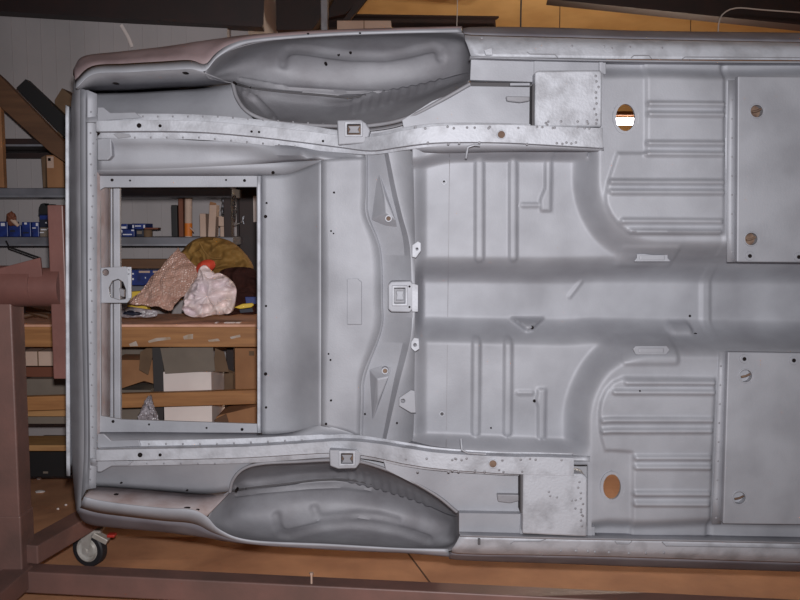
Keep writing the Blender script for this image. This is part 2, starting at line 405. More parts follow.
def floor_pan():
    st = 1.6
    xs = np.arange(412, 1002, st); ys = np.arange(60, 543, st)
    X, Y = np.meshgrid(xs, ys)
    holes = [(625.5, 117.5, 11.2, 15.2), (612, 487, 10.4, 14.2)]
    XX, YY = X.copy(), Y.copy()
    inside = np.zeros(X.shape, bool)
    for (cx, cy, a, b) in holes:
        e = np.hypot((X - cx) / a, (Y - cy) / b); inside |= e < 1
        near = (e >= 1) & (e < 1 + 2.2 / a)
        XX = np.where(near, cx + (X - cx) / e, XX); YY = np.where(near, cy + (Y - cy) / e, YY)
    Dd = floorD(XX, YY)
    ny, nx = X.shape
    vs = []
    for j in range(ny):
        for i in range(nx):
            p = U(XX[j, i], YY[j, i], .075 - .078 * float(ss(560, 615, XX[j, i]))); vs.append((p.x, D0 + Dd[j, i], p.z))
    fs = []
    for j in range(ny - 1):
        for i in range(nx - 1):
            cx, cy = xs[i] + st / 2, ys[j] + st / 2
            if cx < 598 and cy < 142: continue
            if cx < 585 and cy > 462: continue
            q = [(j, i), (j + 1, i), (j + 1, i + 1), (j, i + 1)]
            if any(inside[a] for a in q):
                q = [a for a in q if not inside[a]]
                if len(q) < 3: continue
            fs.append(tuple(a * nx + b for a, b in q))
    me = bpy.data.meshes.new('floor_pan'); me.from_pydata(vs, [], fs); me.update()
    if sum(p.normal.y * p.area for p in me.polygons[:2000]) > 0: me.flip_normals()
    bm = bmesh.new(); bm.from_mesh(me); bmesh.ops.delete(bm, geom=[v for v in bm.verts if not v.link_faces], context='VERTS'); bm.to_mesh(me); bm.free()
    return thick(link('floor_pan', me, M['primer'], C, 60), .002, -1)
pan = floor_pan(); pan['label'] = 'pressed floor pan with tunnel, ribs and two oval holes'
def pd(px, py):  # pan depth where something sits on it
    return float(floorD(np.array([px], float), np.array([py], float))[0])
for (cx, cy, a, b) in ((625.5, 117.5, 10, 14), (612, 487, 9.2, 13)):
    plate('hole_rim', circ(cx, cy, 0, a + 2.6, b + 2.6, 32), -.005, .012, M['primer'], C, holes=[circ(cx, cy, 0, a - .4, b - .4, 28)], bev=0)
# lap seam across the rear seat pan
loft('pan_seam', [[(449.2 + dx - (y - 160) * .012, y, pd(449, y) - .001) for y in list(range(154, 262, 6)) + list(range(262, 345, 4)) + list(range(345, 448, 6))] for dx in (0, .7)], M['well'], C, n=90, th=0)

# ---- seat platforms at the right -----------------------------------------------------------
tp = plate('seat_platform', [(738, 76), (1000, 78), (1000, 264), (737, 262)], -.032, .03, M['primer'], C, holes=[circ(757, 111, 0, 6.5, n=20), circ(751.5, 239, 0, 6.5, n=20)], bev=.004)
bp_ = plate('seat_platform', [(728, 352), (1000, 356), (1000, 527), (723, 524)], -.032, .03, M['primer'], C, holes=[circ(746, 376, 0, 6.5, n=20), circ(739.5, 498, 0, 6.5, n=20)], bev=.004)
for (x, y) in ((757, 111), (751.5, 239), (746, 376), (739.5, 498)):
    plate('inner_panel', circ(x, y, 0, 12, n=16), -.004, .003, M['rustin'], C, bev=0)
    plate('drain_lip', circ(x, y, 0, 7.6, n=20), -.0345, .004, M['primer'], C, holes=[circ(x, y, 0, 6.2, n=20)], bev=.001)
    tube('plug_bar', [U(x - 5, y + 1, -.018), U(x, y, -.02), U(x + 4, y - 2, -.018)], .004, M['rustin'], C, 6)
for (x, y) in ((750, 256), (799, 257), (744.5, 359), (794, 360.5)):
    plate('bolt_boss', circ(x, y, 0, 4.6, n=16), -.036, .005, M['primer'], C, bev=.0015)
    disc('bolt_hole_disc', x, y, -.0365, 2.0, M['hole'], C)
loft('platform_flange', [[(728.5, 80, -.008), (727, 170, -.008), (727, 262, -.008)], [(736.5, 80, -.010), (736, 170, -.010), (735.5, 262, -.010)]], M['primer'], C, n=8, th=.003)
loft('platform_flange', [[(719, 352, -.008), (716, 430, -.008), (712, 524, -.008)], [(726.5, 352, -.010), (724, 430, -.010), (721, 524, -.010)]], M['primer'], C, n=8, th=.003)
dots('spot_welds', [(732, y, -.009) for y in range(100, 256, 19)] + [(721 - (y - 360) * .03, y, -.009) for y in range(366, 522, 19)], .0038, M['well'], C)

# ---- small brackets on the tunnel sides ----------------------------------------------------
for (x0, y0, lab) in ((634, 253, -1), (633, 346, 1)):
    dd = min(pd(640, y0 + 2), pd(660, y0 + 8)) - .012
    plate('cable_bracket', [(x0, y0 + 8.5), (x0 + 3, y0 + 5), (x0 + 3, y0 + 1), (x0 + 34, y0 + 1), (x0 + 34, y0 + 5), (x0 + 37, y0 + 8.5)] if lab < 0 else
          [(x0, y0 + 3), (x0 + 3, y0), (x0 + 34, y0), (x0 + 37, y0 + 4), (x0 + 33, y0 + 9), (x0 + 3, y0 + 9)], dd, .008, M['primer'], C, bev=.002)
    plate('bracket_face', rect(x0 + 6, y0 + 2, x0 + 31, y0 + 7), dd - .006, .006, M['primer'], C, bev=.003)
for (x, y, r) in ((532, 327.5, 1.9), (695.5, 334.5, 1.8), (690, 316, 1.2), (650, 350.5, 1), (444, 181.5, 1.0), (442, 414, 2.4), (491, 428, .9), (534.5, 401, 1.6), (640, 391, .9)):
    dep = pd(x, y) - .003
    disc('bolt_hole_disc', x, y, dep, r, M['hole'] if r < 2.2 else M['seam'], C)
for (x, y) in ((444, 182), (442, 414)):
    plate('grommet', circ(x, y, 0, 2.9, n=14), pd(x, y) - .004, .004, M['bare'], C, holes=[circ(x, y, 0, 1.7, n=14)], bev=.0008)

# ---- sills (rockers) --------------------------------------------------------------------------
def sill(name, r0, r1, r2, r3, D2):
    e0 = [(p[0], p[1], .17) for p in r0]; b = [back(p, D2) for p in e0]
    mid = [(a[0], a[1] * .6 + c[1] * .4, .085) for a, c in zip(r0, r1)]; e1 = [(a[0], a[1], .042) for a in r1]
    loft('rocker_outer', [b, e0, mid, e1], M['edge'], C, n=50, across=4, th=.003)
    return loft(name, [e1, [(a[0], a[1] * .5 + c[1] * .5, .014) for a, c in zip(r1, r2)], r2, r3], M['bare'], C, n=50, across=3, th=.003)
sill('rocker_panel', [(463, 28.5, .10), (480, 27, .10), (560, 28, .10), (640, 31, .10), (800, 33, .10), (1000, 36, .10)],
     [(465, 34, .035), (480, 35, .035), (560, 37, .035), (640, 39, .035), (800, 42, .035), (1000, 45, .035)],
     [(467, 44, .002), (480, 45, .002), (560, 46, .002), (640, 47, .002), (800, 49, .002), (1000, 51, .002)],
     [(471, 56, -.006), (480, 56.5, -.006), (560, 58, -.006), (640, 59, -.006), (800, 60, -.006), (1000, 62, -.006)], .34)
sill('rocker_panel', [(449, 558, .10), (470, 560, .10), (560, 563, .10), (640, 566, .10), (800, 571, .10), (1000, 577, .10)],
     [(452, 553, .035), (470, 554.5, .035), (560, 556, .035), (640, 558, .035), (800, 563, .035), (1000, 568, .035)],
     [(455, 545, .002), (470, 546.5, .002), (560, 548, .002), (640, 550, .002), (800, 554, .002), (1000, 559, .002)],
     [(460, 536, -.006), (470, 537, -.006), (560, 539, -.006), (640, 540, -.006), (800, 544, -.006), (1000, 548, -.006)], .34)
# pinch-weld seams standing proud
loft('pinch_flange', [[(470, 56, -.022), (560, 58.5, -.022), (700, 60.5, -.022), (1000, 62, -.022)], [(470, 57.6, -.022), (560, 60.1, -.022), (700, 62.2, -.022), (1000, 63.7, -.022)], [back((470, 57.8, -.022), .05), back((560, 60.3, -.022), .05), back((700, 62.4, -.022), .05), back((1000, 64, -.022), .05)]], M['primer'], C, n=40, th=.002)
loft('pinch_flange', [[back((460, 535, -.022), .05), back((560, 537.4, -.022), .05), back((700, 540, -.022), .05), back((1000, 546, -.022), .05)], [(460, 535.2, -.022), (560, 537.6, -.022), (700, 540.2, -.022), (1000, 546.2, -.022)], [(460, 536.8, -.022), (560, 539.2, -.022), (700, 541.8, -.022), (1000, 547.8, -.022)]], M['primer'], C, n=40, th=.002)
tube('sill_seam', [U(x, y, -.006) for x, y in ((527, 52), (530, 54), (555, 54.5), (558, 58))], .0016, M['well'], C, 6)
tube('sill_seam', [U(x, y, -.006) for x, y in ((631, 58), (634, 55.5), (649, 55.5), (652, 59))], .0016, M['well'], C, 6)
tube('sill_seam', [U(x, y, -.006) for x, y in ((681, 60), (685, 57), (760, 57.5), (900, 58.5))], .0016, M['well'], C, 6)
tube('sill_seam', [U(x, y, -.006) for x, y in ((510, 544), (514, 541.5), (540, 541.5), (546, 539))], .0016, M['well'], C, 6)
tube('sill_seam', [U(x, y, -.006) for x, y in ((615, 541), (617, 544), (629, 544), (632, 541))], .0016, M['well'], C, 6)
tube('sill_seam', [U(x, y, -.006) for x, y in ((662, 542), (666, 546), (760, 547.5), (900, 551))], .0016, M['well'], C, 6)
dots('spot_welds', [(x, y, .001) for x, y in ((604, 46.5), (612, 48.5), (630, 47), (662, 48), (482, 38), (572, 46))], .0045, M['well'], C)
dots('spot_welds', [(x, y, .001) for x, y in ((561, 551), (576, 551), (588, 551.5), (595, 552), (609, 552.5), (629, 553.5), (646, 553.5), (664, 553))], .0045, M['well'], C)
plate('jack_tab', [(484, 50), (492, 47.5), (493, 55), (486, 55)], -.014, .012, M['bare'], C)
plate('jack_tab', [(478, 539), (480.5, 539), (480.5, 545), (478, 545)], -.014, .012, M['seam'], C)

# ---- torque boxes ------------------------------------------------------------------------------
# upper
plate('sill_inner', rect(471, 57, 606, 150), .135, .004, M['primer'], C, bev=0)
plate('sill_strip', [(471, 59), (536, 60), (536, 82), (470, 80)], .012, .03, M['primer'], C)
plate('floor_edge', [(534, 60.5), (606, 62), (606, 74), (534, 74)], .006, .03, M['primer'], C)
plate('torque_side', [(402, 120), (432, 101), (470, 86), (531, 87), (532, 127), (404, 131)], .04, .012, M['primer'], C)
plate('torque_edge', [(468, 82), (531, 83), (531, 87), (466, 86.5)], .052, .02, M['seam'], C)
plate('torque_tab', [(506, 96), (530, 96.5), (530, 101), (520, 102.5), (507, 101)], .018, .022, M['well'], C, bev=.004)
plate('torque_lip', rect(510, 83, 530, 85.5), .03, .02, M['primer'], C)
plate('torque_plate', [(535, 73), (537, 70.5), (600, 70), (602.5, 72), (602, 127), (534.5, 127)], -.042, .075, M['bare'], C, bev=.006)
plate('torque_flange', [(532.5, 84), (534, 84), (534, 126), (532, 127)], -.035, .06, M['seam'], C)
plate('rail_web', [(345, 126), (415, 120), (430, 135), (345, 148)], .155, .004, M['primer'], C, bev=0)
plate('rail_web', [(340, 448), (420, 448), (440, 488), (400, 472), (345, 460)], .155, .004, M['primer'], C, bev=0)
plate('rail_web', rect(384, 428, 422, 452), .105, .004, M['primer'], C, bev=0)
# lower
plate('sill_inner', rect(461, 450, 592, 540), .135, .004, M['primer'], C, bev=0)
plate('sill_strip', [(459, 513), (521.5, 514), (522, 535), (459, 534)], .012, .03, M['primer'], C)
plate('floor_edge', [(520, 525), (595, 527), (595, 539), (520, 537)], .006, .03, M['primer'], C)
plate('torque_side', [(382, 455), (418, 466), (480, 474), (521, 476), (521, 513), (458, 511), (430, 492), (386, 470)], .04, .012, M['primer'], C)
plate('torque_edge', [(455, 509.5), (521, 511), (521, 515), (458, 514)], .052, .02, M['seam'], C)
plate('torque_tab', [(497, 494.5), (520, 495), (520, 501), (510, 503.5), (498, 502)], .018, .022, M['well'], C, bev=.004)
plate('torque_plate', [(523, 473), (583, 474), (587.5, 478), (587, 537), (522.5, 534)], -.042, .075, M['bare'], C, bev=.006)
plate('torque_flange', [(520.5, 473), (523, 473), (523, 513), (520.5, 513)], -.035, .06, M['seam'], C)
plate('torque_slot_patch', [(563, 472), (573, 472.5), (573, 475), (563, 474.5)], -.0435, .004, M['hole'], C, bev=0)
random.seed(11)
dots('spot_welds', [(596 + random.uniform(-3, 3), 76 + i * 5.5, -.0425) for i in range(9)] + [(random.uniform(545, 598), 122 + random.uniform(-1, 3), -.0425) for i in range(8)], .0045, M['well'], C)
dots('spot_welds', [(581 + random.uniform(-3, 3), 482 + i * 5.5, -.0425) for i in range(9)] + [(random.uniform(535, 583), random.uniform(490, 516), -.0425) for i in range(8)], .0045, M['well'], C)

# ---- frame rails -------------------------------------------------------------------------------
def frame_rail(cl, m):
    """Box section with spot-weld flanges; its sides run straight back from the face."""
    rails = [[], [], [], [], [], []]
    for (x, y, D, h, fl_) in cl:
        a, b = U(x, y - h, D), U(x, y + h, D); a2, b2 = back(a, D + .042), back(b, D + .042)
        ya, yb = min(y - h, to_px(a2)[1]) - fl_, max(y + h, to_px(b2)[1]) + fl_
        for k, p in enumerate((U(x, ya, D + .043), a2, a, b, b2, U(x, yb, D + .043))): rails[k].append(p)
    return bevel(loft('frame_rail', rails, m, C, n=90, th=.003, smooth=35), .003, 2, 35)
frame_rail([(96, 126, .075, 5.5, 6.5), (150, 125.5, .075, 5.5, 6.5), (200, 126.5, .08, 5.5, 6.5), (250, 130.5, .08, 5.5, 6.5), (300, 136, .075, 5.8, 6), (340, 141, .06, 6, 4.5), (372, 143.5, .02, 7, 3),
            (405, 138, -.025, 8, 3), (440, 134, -.042, 8.5, 2.5), (500, 133.5, -.044, 9, 1.5), (560, 136, -.044, 9.5, 1.2), (603, 138, -.044, 10, 1.2)], M['bare'])
frame_rail([(96, 455.5, .075, 5.5, 5.5), (150, 454.5, .075, 5.5, 5.5), (200, 453.5, .08, 5.5, 5.5), (250, 452, .08, 5.5, 5.5), (300, 449, .075, 5.5, 5), (340, 447, .055, 6, 4), (372, 450, .015, 7, 3),
            (405, 456, -.025, 8, 2.5), (440, 461, -.042, 8, 2), (500, 465, -.044, 8.5, 1.5), (540, 466, -.044, 9, 1.2), (574, 467, -.044, 9, 1.2)], M['bare'])
for (x, y, D, r) in ((139, 125.5, .0735, 2.4), (160, 125.8, .0735, 1.6), (251.5, 131.5, .078, 1.2), (259, 132, .078, 1.2), (323, 141, .062, 1.2), (501.5, 134.5, -.0465, 3.6),
                     (140, 455, .0735, 2.4), (160, 455, .0735, 1.6), (493, 464, -.0465, 3.6)):
    disc('rail_hole_disc', x, y, D, r, M['rustin'] if r > 3 else M['hole'], C)
    if r > 3: plate('hole_collar', circ(x, y, 0, r + 1.2, n=18), D - .002, .006, M['bare'], C, holes=[circ(x, y, 0, r, n=18)], bev=.001)
dots('spot_welds', [(128 + i * 15, 116.5 + max(0, i - 6) * 1.1, .117) for i in range(14)] + [(135 + i * 16, 137.5 + max(0, i - 4) * 1.5, .117) for i in range(11)], .0038, M['well'], C)
dots('spot_welds', [(115 + i * 17, 444 - max(0, i - 6) * .8, .117) for i in range(13)] + [(130 + i * 17, 463.5 - max(0, i - 6) * .6, .117) for i in range(6)], .0038, M['well'], C)
random.seed(5)
dots('spot_welds', [(random.uniform(415, 595), random.choice((127.5, 143.5)) + random.uniform(-1, 1), -.044) for i in range(26)], .0045, M['well'], C)
dots('spot_welds', [(random.uniform(400, 565), random.choice((459.5, 471)) + random.uniform(-1, 1), -.044) for i in range(22)], .0045, M['well'], C)
plate('rail_tab', [(97, 107), (103, 107), (110, 112.5), (135, 112), (142, 118), (97, 121)], .112, .008, M['primer'], C, bev=.003)
plate('rail_tab', [(97, 135), (111, 136), (112, 156), (108, 160), (97, 160)], .118, .03, M['primer'], C, bev=.004)
plate('rail_tab', [(97, 434), (104, 434), (111, 440.5), (139, 440), (141, 446), (97, 448)], .112, .008, M['primer'], C, bev=.003)
plate('rail_tab', [(97, 460), (134, 461), (128, 466), (112, 466), (101, 472), (97, 472)], .112, .01, M['primer'], C, bev=.003)
plate('rail_slot', [(113, 134), (119, 132.5), (130, 134.5), (131, 137), (118, 138.5)], .112, .004, M['well'], C)
plate('rail_slot', [(113, 461), (124, 459), (130, 462), (128, 465), (116, 465)], .110, .004, M['primer'], C)

# ---- spring shackle boxes ------------------------------------------------------------------------
def shackle(pts, win, bars, D):
    b = plate('shackle_box', pts, D, .05, M['primer'], C, holes=[win], bev=.004)
    xs = [p[0] for p in win]; ys = [p[1] for p in win]
    q = plate('shackle_rim', rect(min(xs) - 2.2, min(ys) - 2.2, max(xs) + 2.2, max(ys) + 2.2), D - .008, .012, M['bare'], C, holes=[win], bev=.002)
    plate('shackle_inside', rect(min(xs) - 1, min(ys) - 1, max(xs) + 1, max(ys) + 1), D + .045, .003, M['rustin'], C, bev=0)
    plate('shackle_bar', bars, D + .012, .01, M['well'], C, bev=.002)
shackle([(337, 120), (361, 119.5), (366, 123), (370.5, 130), (369, 136), (364, 143), (338, 145)], [(347, 124), (360.5, 124), (360.5, 134.5), (347, 134.5)], [(348, 126), (360, 126), (358, 129.5), (360, 133), (348, 133), (350, 129.5)], .03)
shackle([(329, 450), (357, 450), (361, 453), (360, 463), (356, 468.5), (338, 469), (330, 466)], [(341, 453.5), (353, 453.5), (353, 464), (341, 464)], [(341.5, 455), (352.5, 455), (350, 459), (352.5, 463), (341.5, 463), (344, 459)], .03)

# ---- wheel wells -----------------------------------------------------------------------------------
RIB_A = [(283, 64), (283.5, 56), (287, 50.5), (294, 49), (307, 50), (326, 53), (348, 56), (385, 57), (408, 53), (424, 49), (434, 47), (439, 50), (441, 58)]
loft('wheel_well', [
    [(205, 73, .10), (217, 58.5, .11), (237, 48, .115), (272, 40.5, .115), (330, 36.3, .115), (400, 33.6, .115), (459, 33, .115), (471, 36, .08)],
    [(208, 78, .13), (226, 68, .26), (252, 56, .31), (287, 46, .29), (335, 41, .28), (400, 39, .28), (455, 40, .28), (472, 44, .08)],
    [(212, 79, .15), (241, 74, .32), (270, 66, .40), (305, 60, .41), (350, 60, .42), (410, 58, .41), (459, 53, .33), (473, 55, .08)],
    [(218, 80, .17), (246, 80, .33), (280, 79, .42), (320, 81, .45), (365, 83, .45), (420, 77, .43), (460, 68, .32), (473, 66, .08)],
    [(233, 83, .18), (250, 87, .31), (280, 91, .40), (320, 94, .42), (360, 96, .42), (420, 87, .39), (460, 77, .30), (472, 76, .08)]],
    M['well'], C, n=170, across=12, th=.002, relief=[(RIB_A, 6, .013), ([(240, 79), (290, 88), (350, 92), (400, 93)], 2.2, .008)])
fl_a = [([(353 + i * 9.5, 112 - i * 2.2 - i * i * .12), (355 + i * 9.5, 98 - i * 1.6 - i * i * .1)], 3.4, .005) for i in range(10)]
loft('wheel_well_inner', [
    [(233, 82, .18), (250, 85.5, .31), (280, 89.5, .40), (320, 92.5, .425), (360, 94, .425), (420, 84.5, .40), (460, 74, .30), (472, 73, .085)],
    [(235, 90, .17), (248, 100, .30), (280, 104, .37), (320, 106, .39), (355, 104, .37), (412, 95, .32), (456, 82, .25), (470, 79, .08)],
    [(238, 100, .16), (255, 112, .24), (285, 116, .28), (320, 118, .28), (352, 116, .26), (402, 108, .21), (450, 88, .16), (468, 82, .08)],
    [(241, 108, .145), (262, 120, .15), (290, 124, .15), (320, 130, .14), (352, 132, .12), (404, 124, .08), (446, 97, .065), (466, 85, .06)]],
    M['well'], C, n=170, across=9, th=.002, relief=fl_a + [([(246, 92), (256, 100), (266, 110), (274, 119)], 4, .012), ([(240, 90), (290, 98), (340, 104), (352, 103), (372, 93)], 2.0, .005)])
tube('wheelhouse_seam', cat([U(*p) for p in [(234, 83, .172), (250, 87.5, .30), (280, 91.5, .385), (320, 95, .405), (350, 97.5, .405), (366, 95, .40)]], 40), .004, M['seam'], C, 6)
for (x, y) in ((325.5, 50.5), (338.5, 54.5), (350.5, 52.5), (325.5, 63)):
    disc('bolt_hole_disc', x, y, .37 if y < 60 else .40, 1.4, M['hole'], C, t=.03)
disc('bolt_hole_disc', 234, 82.5, .15, 1.4, M['hole'], C, t=.03)

RIB_B = [(276, 516), (277.5, 526), (281, 533), (288, 535), (303, 531), (322, 526), (345, 523.5), (370, 524.5), (395, 529), (415, 535), (428, 540)]
RIB_C = [(314, 508), (317, 515), (322, 518.5), (335, 517), (360, 514.5), (380, 516), (397, 521)]
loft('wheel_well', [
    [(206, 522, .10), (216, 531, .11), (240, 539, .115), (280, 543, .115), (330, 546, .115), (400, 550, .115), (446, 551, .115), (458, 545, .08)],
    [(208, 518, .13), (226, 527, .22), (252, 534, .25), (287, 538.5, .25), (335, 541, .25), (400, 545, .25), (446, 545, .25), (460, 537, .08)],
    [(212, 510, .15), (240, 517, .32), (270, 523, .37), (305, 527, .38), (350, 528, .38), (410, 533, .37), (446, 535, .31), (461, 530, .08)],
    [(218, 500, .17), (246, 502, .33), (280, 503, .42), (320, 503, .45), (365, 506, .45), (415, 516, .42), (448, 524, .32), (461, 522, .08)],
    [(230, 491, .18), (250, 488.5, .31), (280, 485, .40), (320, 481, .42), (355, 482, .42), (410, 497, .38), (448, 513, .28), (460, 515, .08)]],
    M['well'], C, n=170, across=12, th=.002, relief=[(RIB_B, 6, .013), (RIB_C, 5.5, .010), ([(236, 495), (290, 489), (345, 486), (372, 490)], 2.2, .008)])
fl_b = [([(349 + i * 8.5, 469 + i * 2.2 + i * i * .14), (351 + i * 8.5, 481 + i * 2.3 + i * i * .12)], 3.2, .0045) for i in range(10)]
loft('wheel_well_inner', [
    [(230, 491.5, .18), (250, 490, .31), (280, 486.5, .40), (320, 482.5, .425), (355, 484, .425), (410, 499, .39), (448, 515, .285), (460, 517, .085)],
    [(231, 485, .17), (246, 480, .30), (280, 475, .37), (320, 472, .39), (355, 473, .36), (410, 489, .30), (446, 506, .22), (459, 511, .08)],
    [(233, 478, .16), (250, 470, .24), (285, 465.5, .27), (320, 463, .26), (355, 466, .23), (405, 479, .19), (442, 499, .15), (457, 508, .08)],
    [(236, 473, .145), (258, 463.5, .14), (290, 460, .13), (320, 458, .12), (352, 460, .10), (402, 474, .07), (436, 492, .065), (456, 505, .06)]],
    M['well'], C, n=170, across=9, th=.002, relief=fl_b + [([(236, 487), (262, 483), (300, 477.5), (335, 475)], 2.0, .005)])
tube('wheelhouse_seam', cat([U(*p) for p in [(231, 491, .172), (250, 488, .30), (280, 484.5, .385), (320, 480, .405), (350, 480, .405), (372, 484, .40)]], 40), .004, M['seam'], C, 6)
disc('bolt_hole_disc', 236, 491, .15, 1.3, M['hole'], C, t=.03)
# rim of the inner wheelhouse where it meets the rail
tube('wheelhouse_rim', cat([U(*p) for p in [(233, 84, .165), (237, 98, .15), (248, 112, .135), (270, 121, .13), (300, 124.5, .125), (335, 126, .11), (366, 126, .085), (404, 119, .05), (440, 101, .04), (470, 84, .035)]], 60), .007, M['well'], C, 8)
tube('wheelhouse_rim', cat([U(*p) for p in [(230, 492, .165), (233, 480, .15), (243, 469, .135), (262, 463.5, .13), (300, 461.5, .12), (333, 460, .10), (362, 462, .08), (400, 475, .05), (436, 495, .04), (457, 512, .035)]], 60), .006, M['well'], C, 8)

# ---- rear quarters ------------------------------------------------------------------------------------
q1 = [(74, 68, .16), (84, 56, .22), (120, 51.5, .22), (160, 47, .22), (195, 42, .21), (232, 36.5, .19), (270, 33, .17), (330, 30, .15), (400, 27.5, .14), (462, 26, .13)]
loft('quarter_panel', [[back(U(p[0], p[1] + 16, .5), .64) for p in q1], [(p[0], p[1] + 9, .44) for p in q1], q1,
     [(75, 80, .11), (92, 66, .11), (125, 63.5, .11), (160, 61.5, .11), (190, 60, .11), (205, 64, .105), (216, 53, .105), (232, 43.5, .10), (258, 38, .10), (330, 32.5, .10), (400, 30, .10), (461, 28, .10)]], M['pink'], C, n=80, across=4)
loft('quarter_flange', [
     [(75, 80, .11), (92, 66, .11), (125, 63.5, .11), (160, 61.5, .11), (190, 60, .11), (205, 64, .105), (216, 53, .105), (232, 43.5, .10), (258, 38, .10), (330, 32.5, .10), (400, 30, .10), (461, 28, .10)],
     [(76, 88, .075), (93, 74, .075), (128, 72, .075), (163, 70, .075), (192, 69, .08), (205, 71, .09), (217, 57.5, .095), (236, 47.5, .10), (261, 41.5, .10), (330, 36, .10), (400, 33.3, .10), (462, 32.5, .10)]],
     M['primer'], C, n=90, smooth=30)
loft('quarter_underside', [
     [(76, 88, .078), (93, 75, .078), (128, 73, .078), (163, 71, .078), (192, 70, .082), (206, 74, .09)],
     [(80, 92, .27), (100, 91.5, .30), (130, 91, .30), (165, 89, .30), (202, 87, .27), (233, 84, .20)]], M['well'], C, n=50, across=2)
loft('trunk_side', [
     [(80, 92, .27), (100, 91.5, .30), (130, 91, .30), (165, 89, .30), (202, 87, .27), (233, 84, .19)],
     [(84, 104, .21), (105, 104, .22), (135, 102, .22), (170, 101, .22), (205, 101, .20), (237, 100, .17)],
     [(86, 122, .13), (110, 121, .13), (140, 121, .13), (175, 122, .135), (210, 125, .135), (262, 128, .13)]], M['primer'], C, n=50, across=3)
for (x, y, D) in ((115, 83, .15), (185, 72.5, .082), (308, 33.5, .095), (360, 33, .096)):
    disc('drain_hole_disc', x, y, D, 2.8 if x < 200 else 1.2, M['hole'], C, t=.02, ry=.8)

q5 = [(77, 512, .16), (88, 524, .22), (120, 528.5, .22), (160, 532, .22), (200, 537, .21), (232, 542, .19), (270, 546, .17), (330, 549.5, .15), (400, 553, .14), (450, 557, .13)]
loft('quarter_panel', [[(80, 508, .10), (98, 513, .11), (128, 517, .11), (163, 521, .11), (194, 524, .11), (216, 534, .105), (250, 543, .10), (330, 547.5, .10), (400, 551, .10), (449, 554, .10)],
     q5, [(p[0], p[1] - 9, .44) for p in q5], [back(U(p[0], p[1] - 16, .5), .64) for p in q5]], M['edge'], C, n=80, across=4)
loft('quarter_flange', [
     [(84, 497, .075), (100, 501, .075), (128, 505, .075), (163, 508.5, .075), (192, 510, .08), (207, 517, .09), (220, 530, .095), (250, 540, .10), (330, 544, .10), (400, 548, .10), (448, 549, .10)],
     [(80, 508, .10), (98, 513, .11), (128, 517, .11), (163, 521, .11), (194, 524, .11), (216, 534, .105), (250, 543, .10), (330, 547.5, .10), (400, 551, .10), (449, 554, .10)]],
     M['primer'], C, n=90, smooth=30)
loft('quarter_underside', [
     [(92, 486, .20), (110, 487, .21), (140, 489, .21), (175, 492, .21), (205, 494, .205), (231, 491, .19)],
     [(84, 497, .078), (100, 500, .078), (128, 504.5, .078), (163, 508, .078), (192, 509.5, .082), (207, 516, .09)]], M['rustp'], C, n=50, across=2)
loft('trunk_side', [
     [(90, 459, .13), (115, 460, .13), (145, 460, .13), (180, 459, .135), (212, 458, .135), (262, 456, .13)],
     [(91, 475, .18), (115, 475, .185), (145, 477, .185), (180, 478, .18), (210, 479, .175), (233, 478, .165)],
     [(92, 486, .20), (110, 487, .21), (140, 489, .21), (175, 492, .21), (205, 494, .205), (231, 491, .18)]], M['primer'], C, n=50, across=3)
for (x, y, D, a) in ((92, 499, .085, 2.2), (116, 494.5, .125, 2.4), (187, 508, .085, 3.2), (197, 510, .088, 2.4), (121, 483, .19, 1.2), (187, 490.5, .19, 1.2)):
    disc('drain_hole_disc', x, y, D, a, M['hole'], C, t=.006, ry=.8)

# ---- tail panel --------------------------------------------------------------------------------------
loft('tail_flange', [
     [(97, 94, .155), (97, 160, .155), (97, 300, .155), (97, 440, .155), (96, 488, .155)],
     [(87.5, 90, .15), (87.5, 160, .15), (88, 300, .15), (90, 440, .15), (89, 489, .15)],
     [(85.5, 90, .162), (85.5, 160, .162), (86, 300, .162), (88, 440, .162), (86, 490, .162)],
     [(80, 88, .164), (80, 160, .164), (81.5, 300, .164), (84, 440, .164), (81, 500, .164)]], M['primer'], C, n=40, smooth=35)
loft('tail_panel', [
     [(80, 88, .164), (80, 160, .164), (81.5, 300, .164), (84, 440, .164), (80, 508, .164)],
     [(76, 88, .18), (76.5, 160, .185), (78, 300, .185), (80, 440, .185), (78, 510, .18)],
     [(75, 86, .20), (74.5, 160, .22), (75.5, 300, .22), (77, 440, .22), (77, 511, .20)],
     [(74, 80, .26), (70, 130, .26), (70, 300, .26), (71, 440, .26), (76, 511, .26)],
     [(76, 78, .6), (74, 130, .6), (74, 300, .6), (75, 440, .6), (80, 500, .6)]], M['well'], C, n=40, across=2)  # shadowed gap beside the tail flange painted as a darker tone
loft('bumper_valance', [
     [(69, 107, .24), (69, 200, .24), (69, 300, .24), (70, 400, .24), (70, 476, .24)],
     [(65.5, 105, .24), (65.5, 200, .24), (65.8, 300, .24), (66, 400, .24), (66.5, 476, .24)],
     [back((65.5, 105, .24), .5), back((65.5, 200, .24), .5), back((65.8, 300, .24), .5), back((66, 400, .24), .5), back((66.5, 476, .24), .5)]], M['bare'], C, n=30, smooth=30)
random.seed(8)
dots('spot_welds', [(92.5 + random.uniform(-2.5, 2.5), 112 + i * 10.5, .149) for i in range(36)], .0036, M['well'], C)
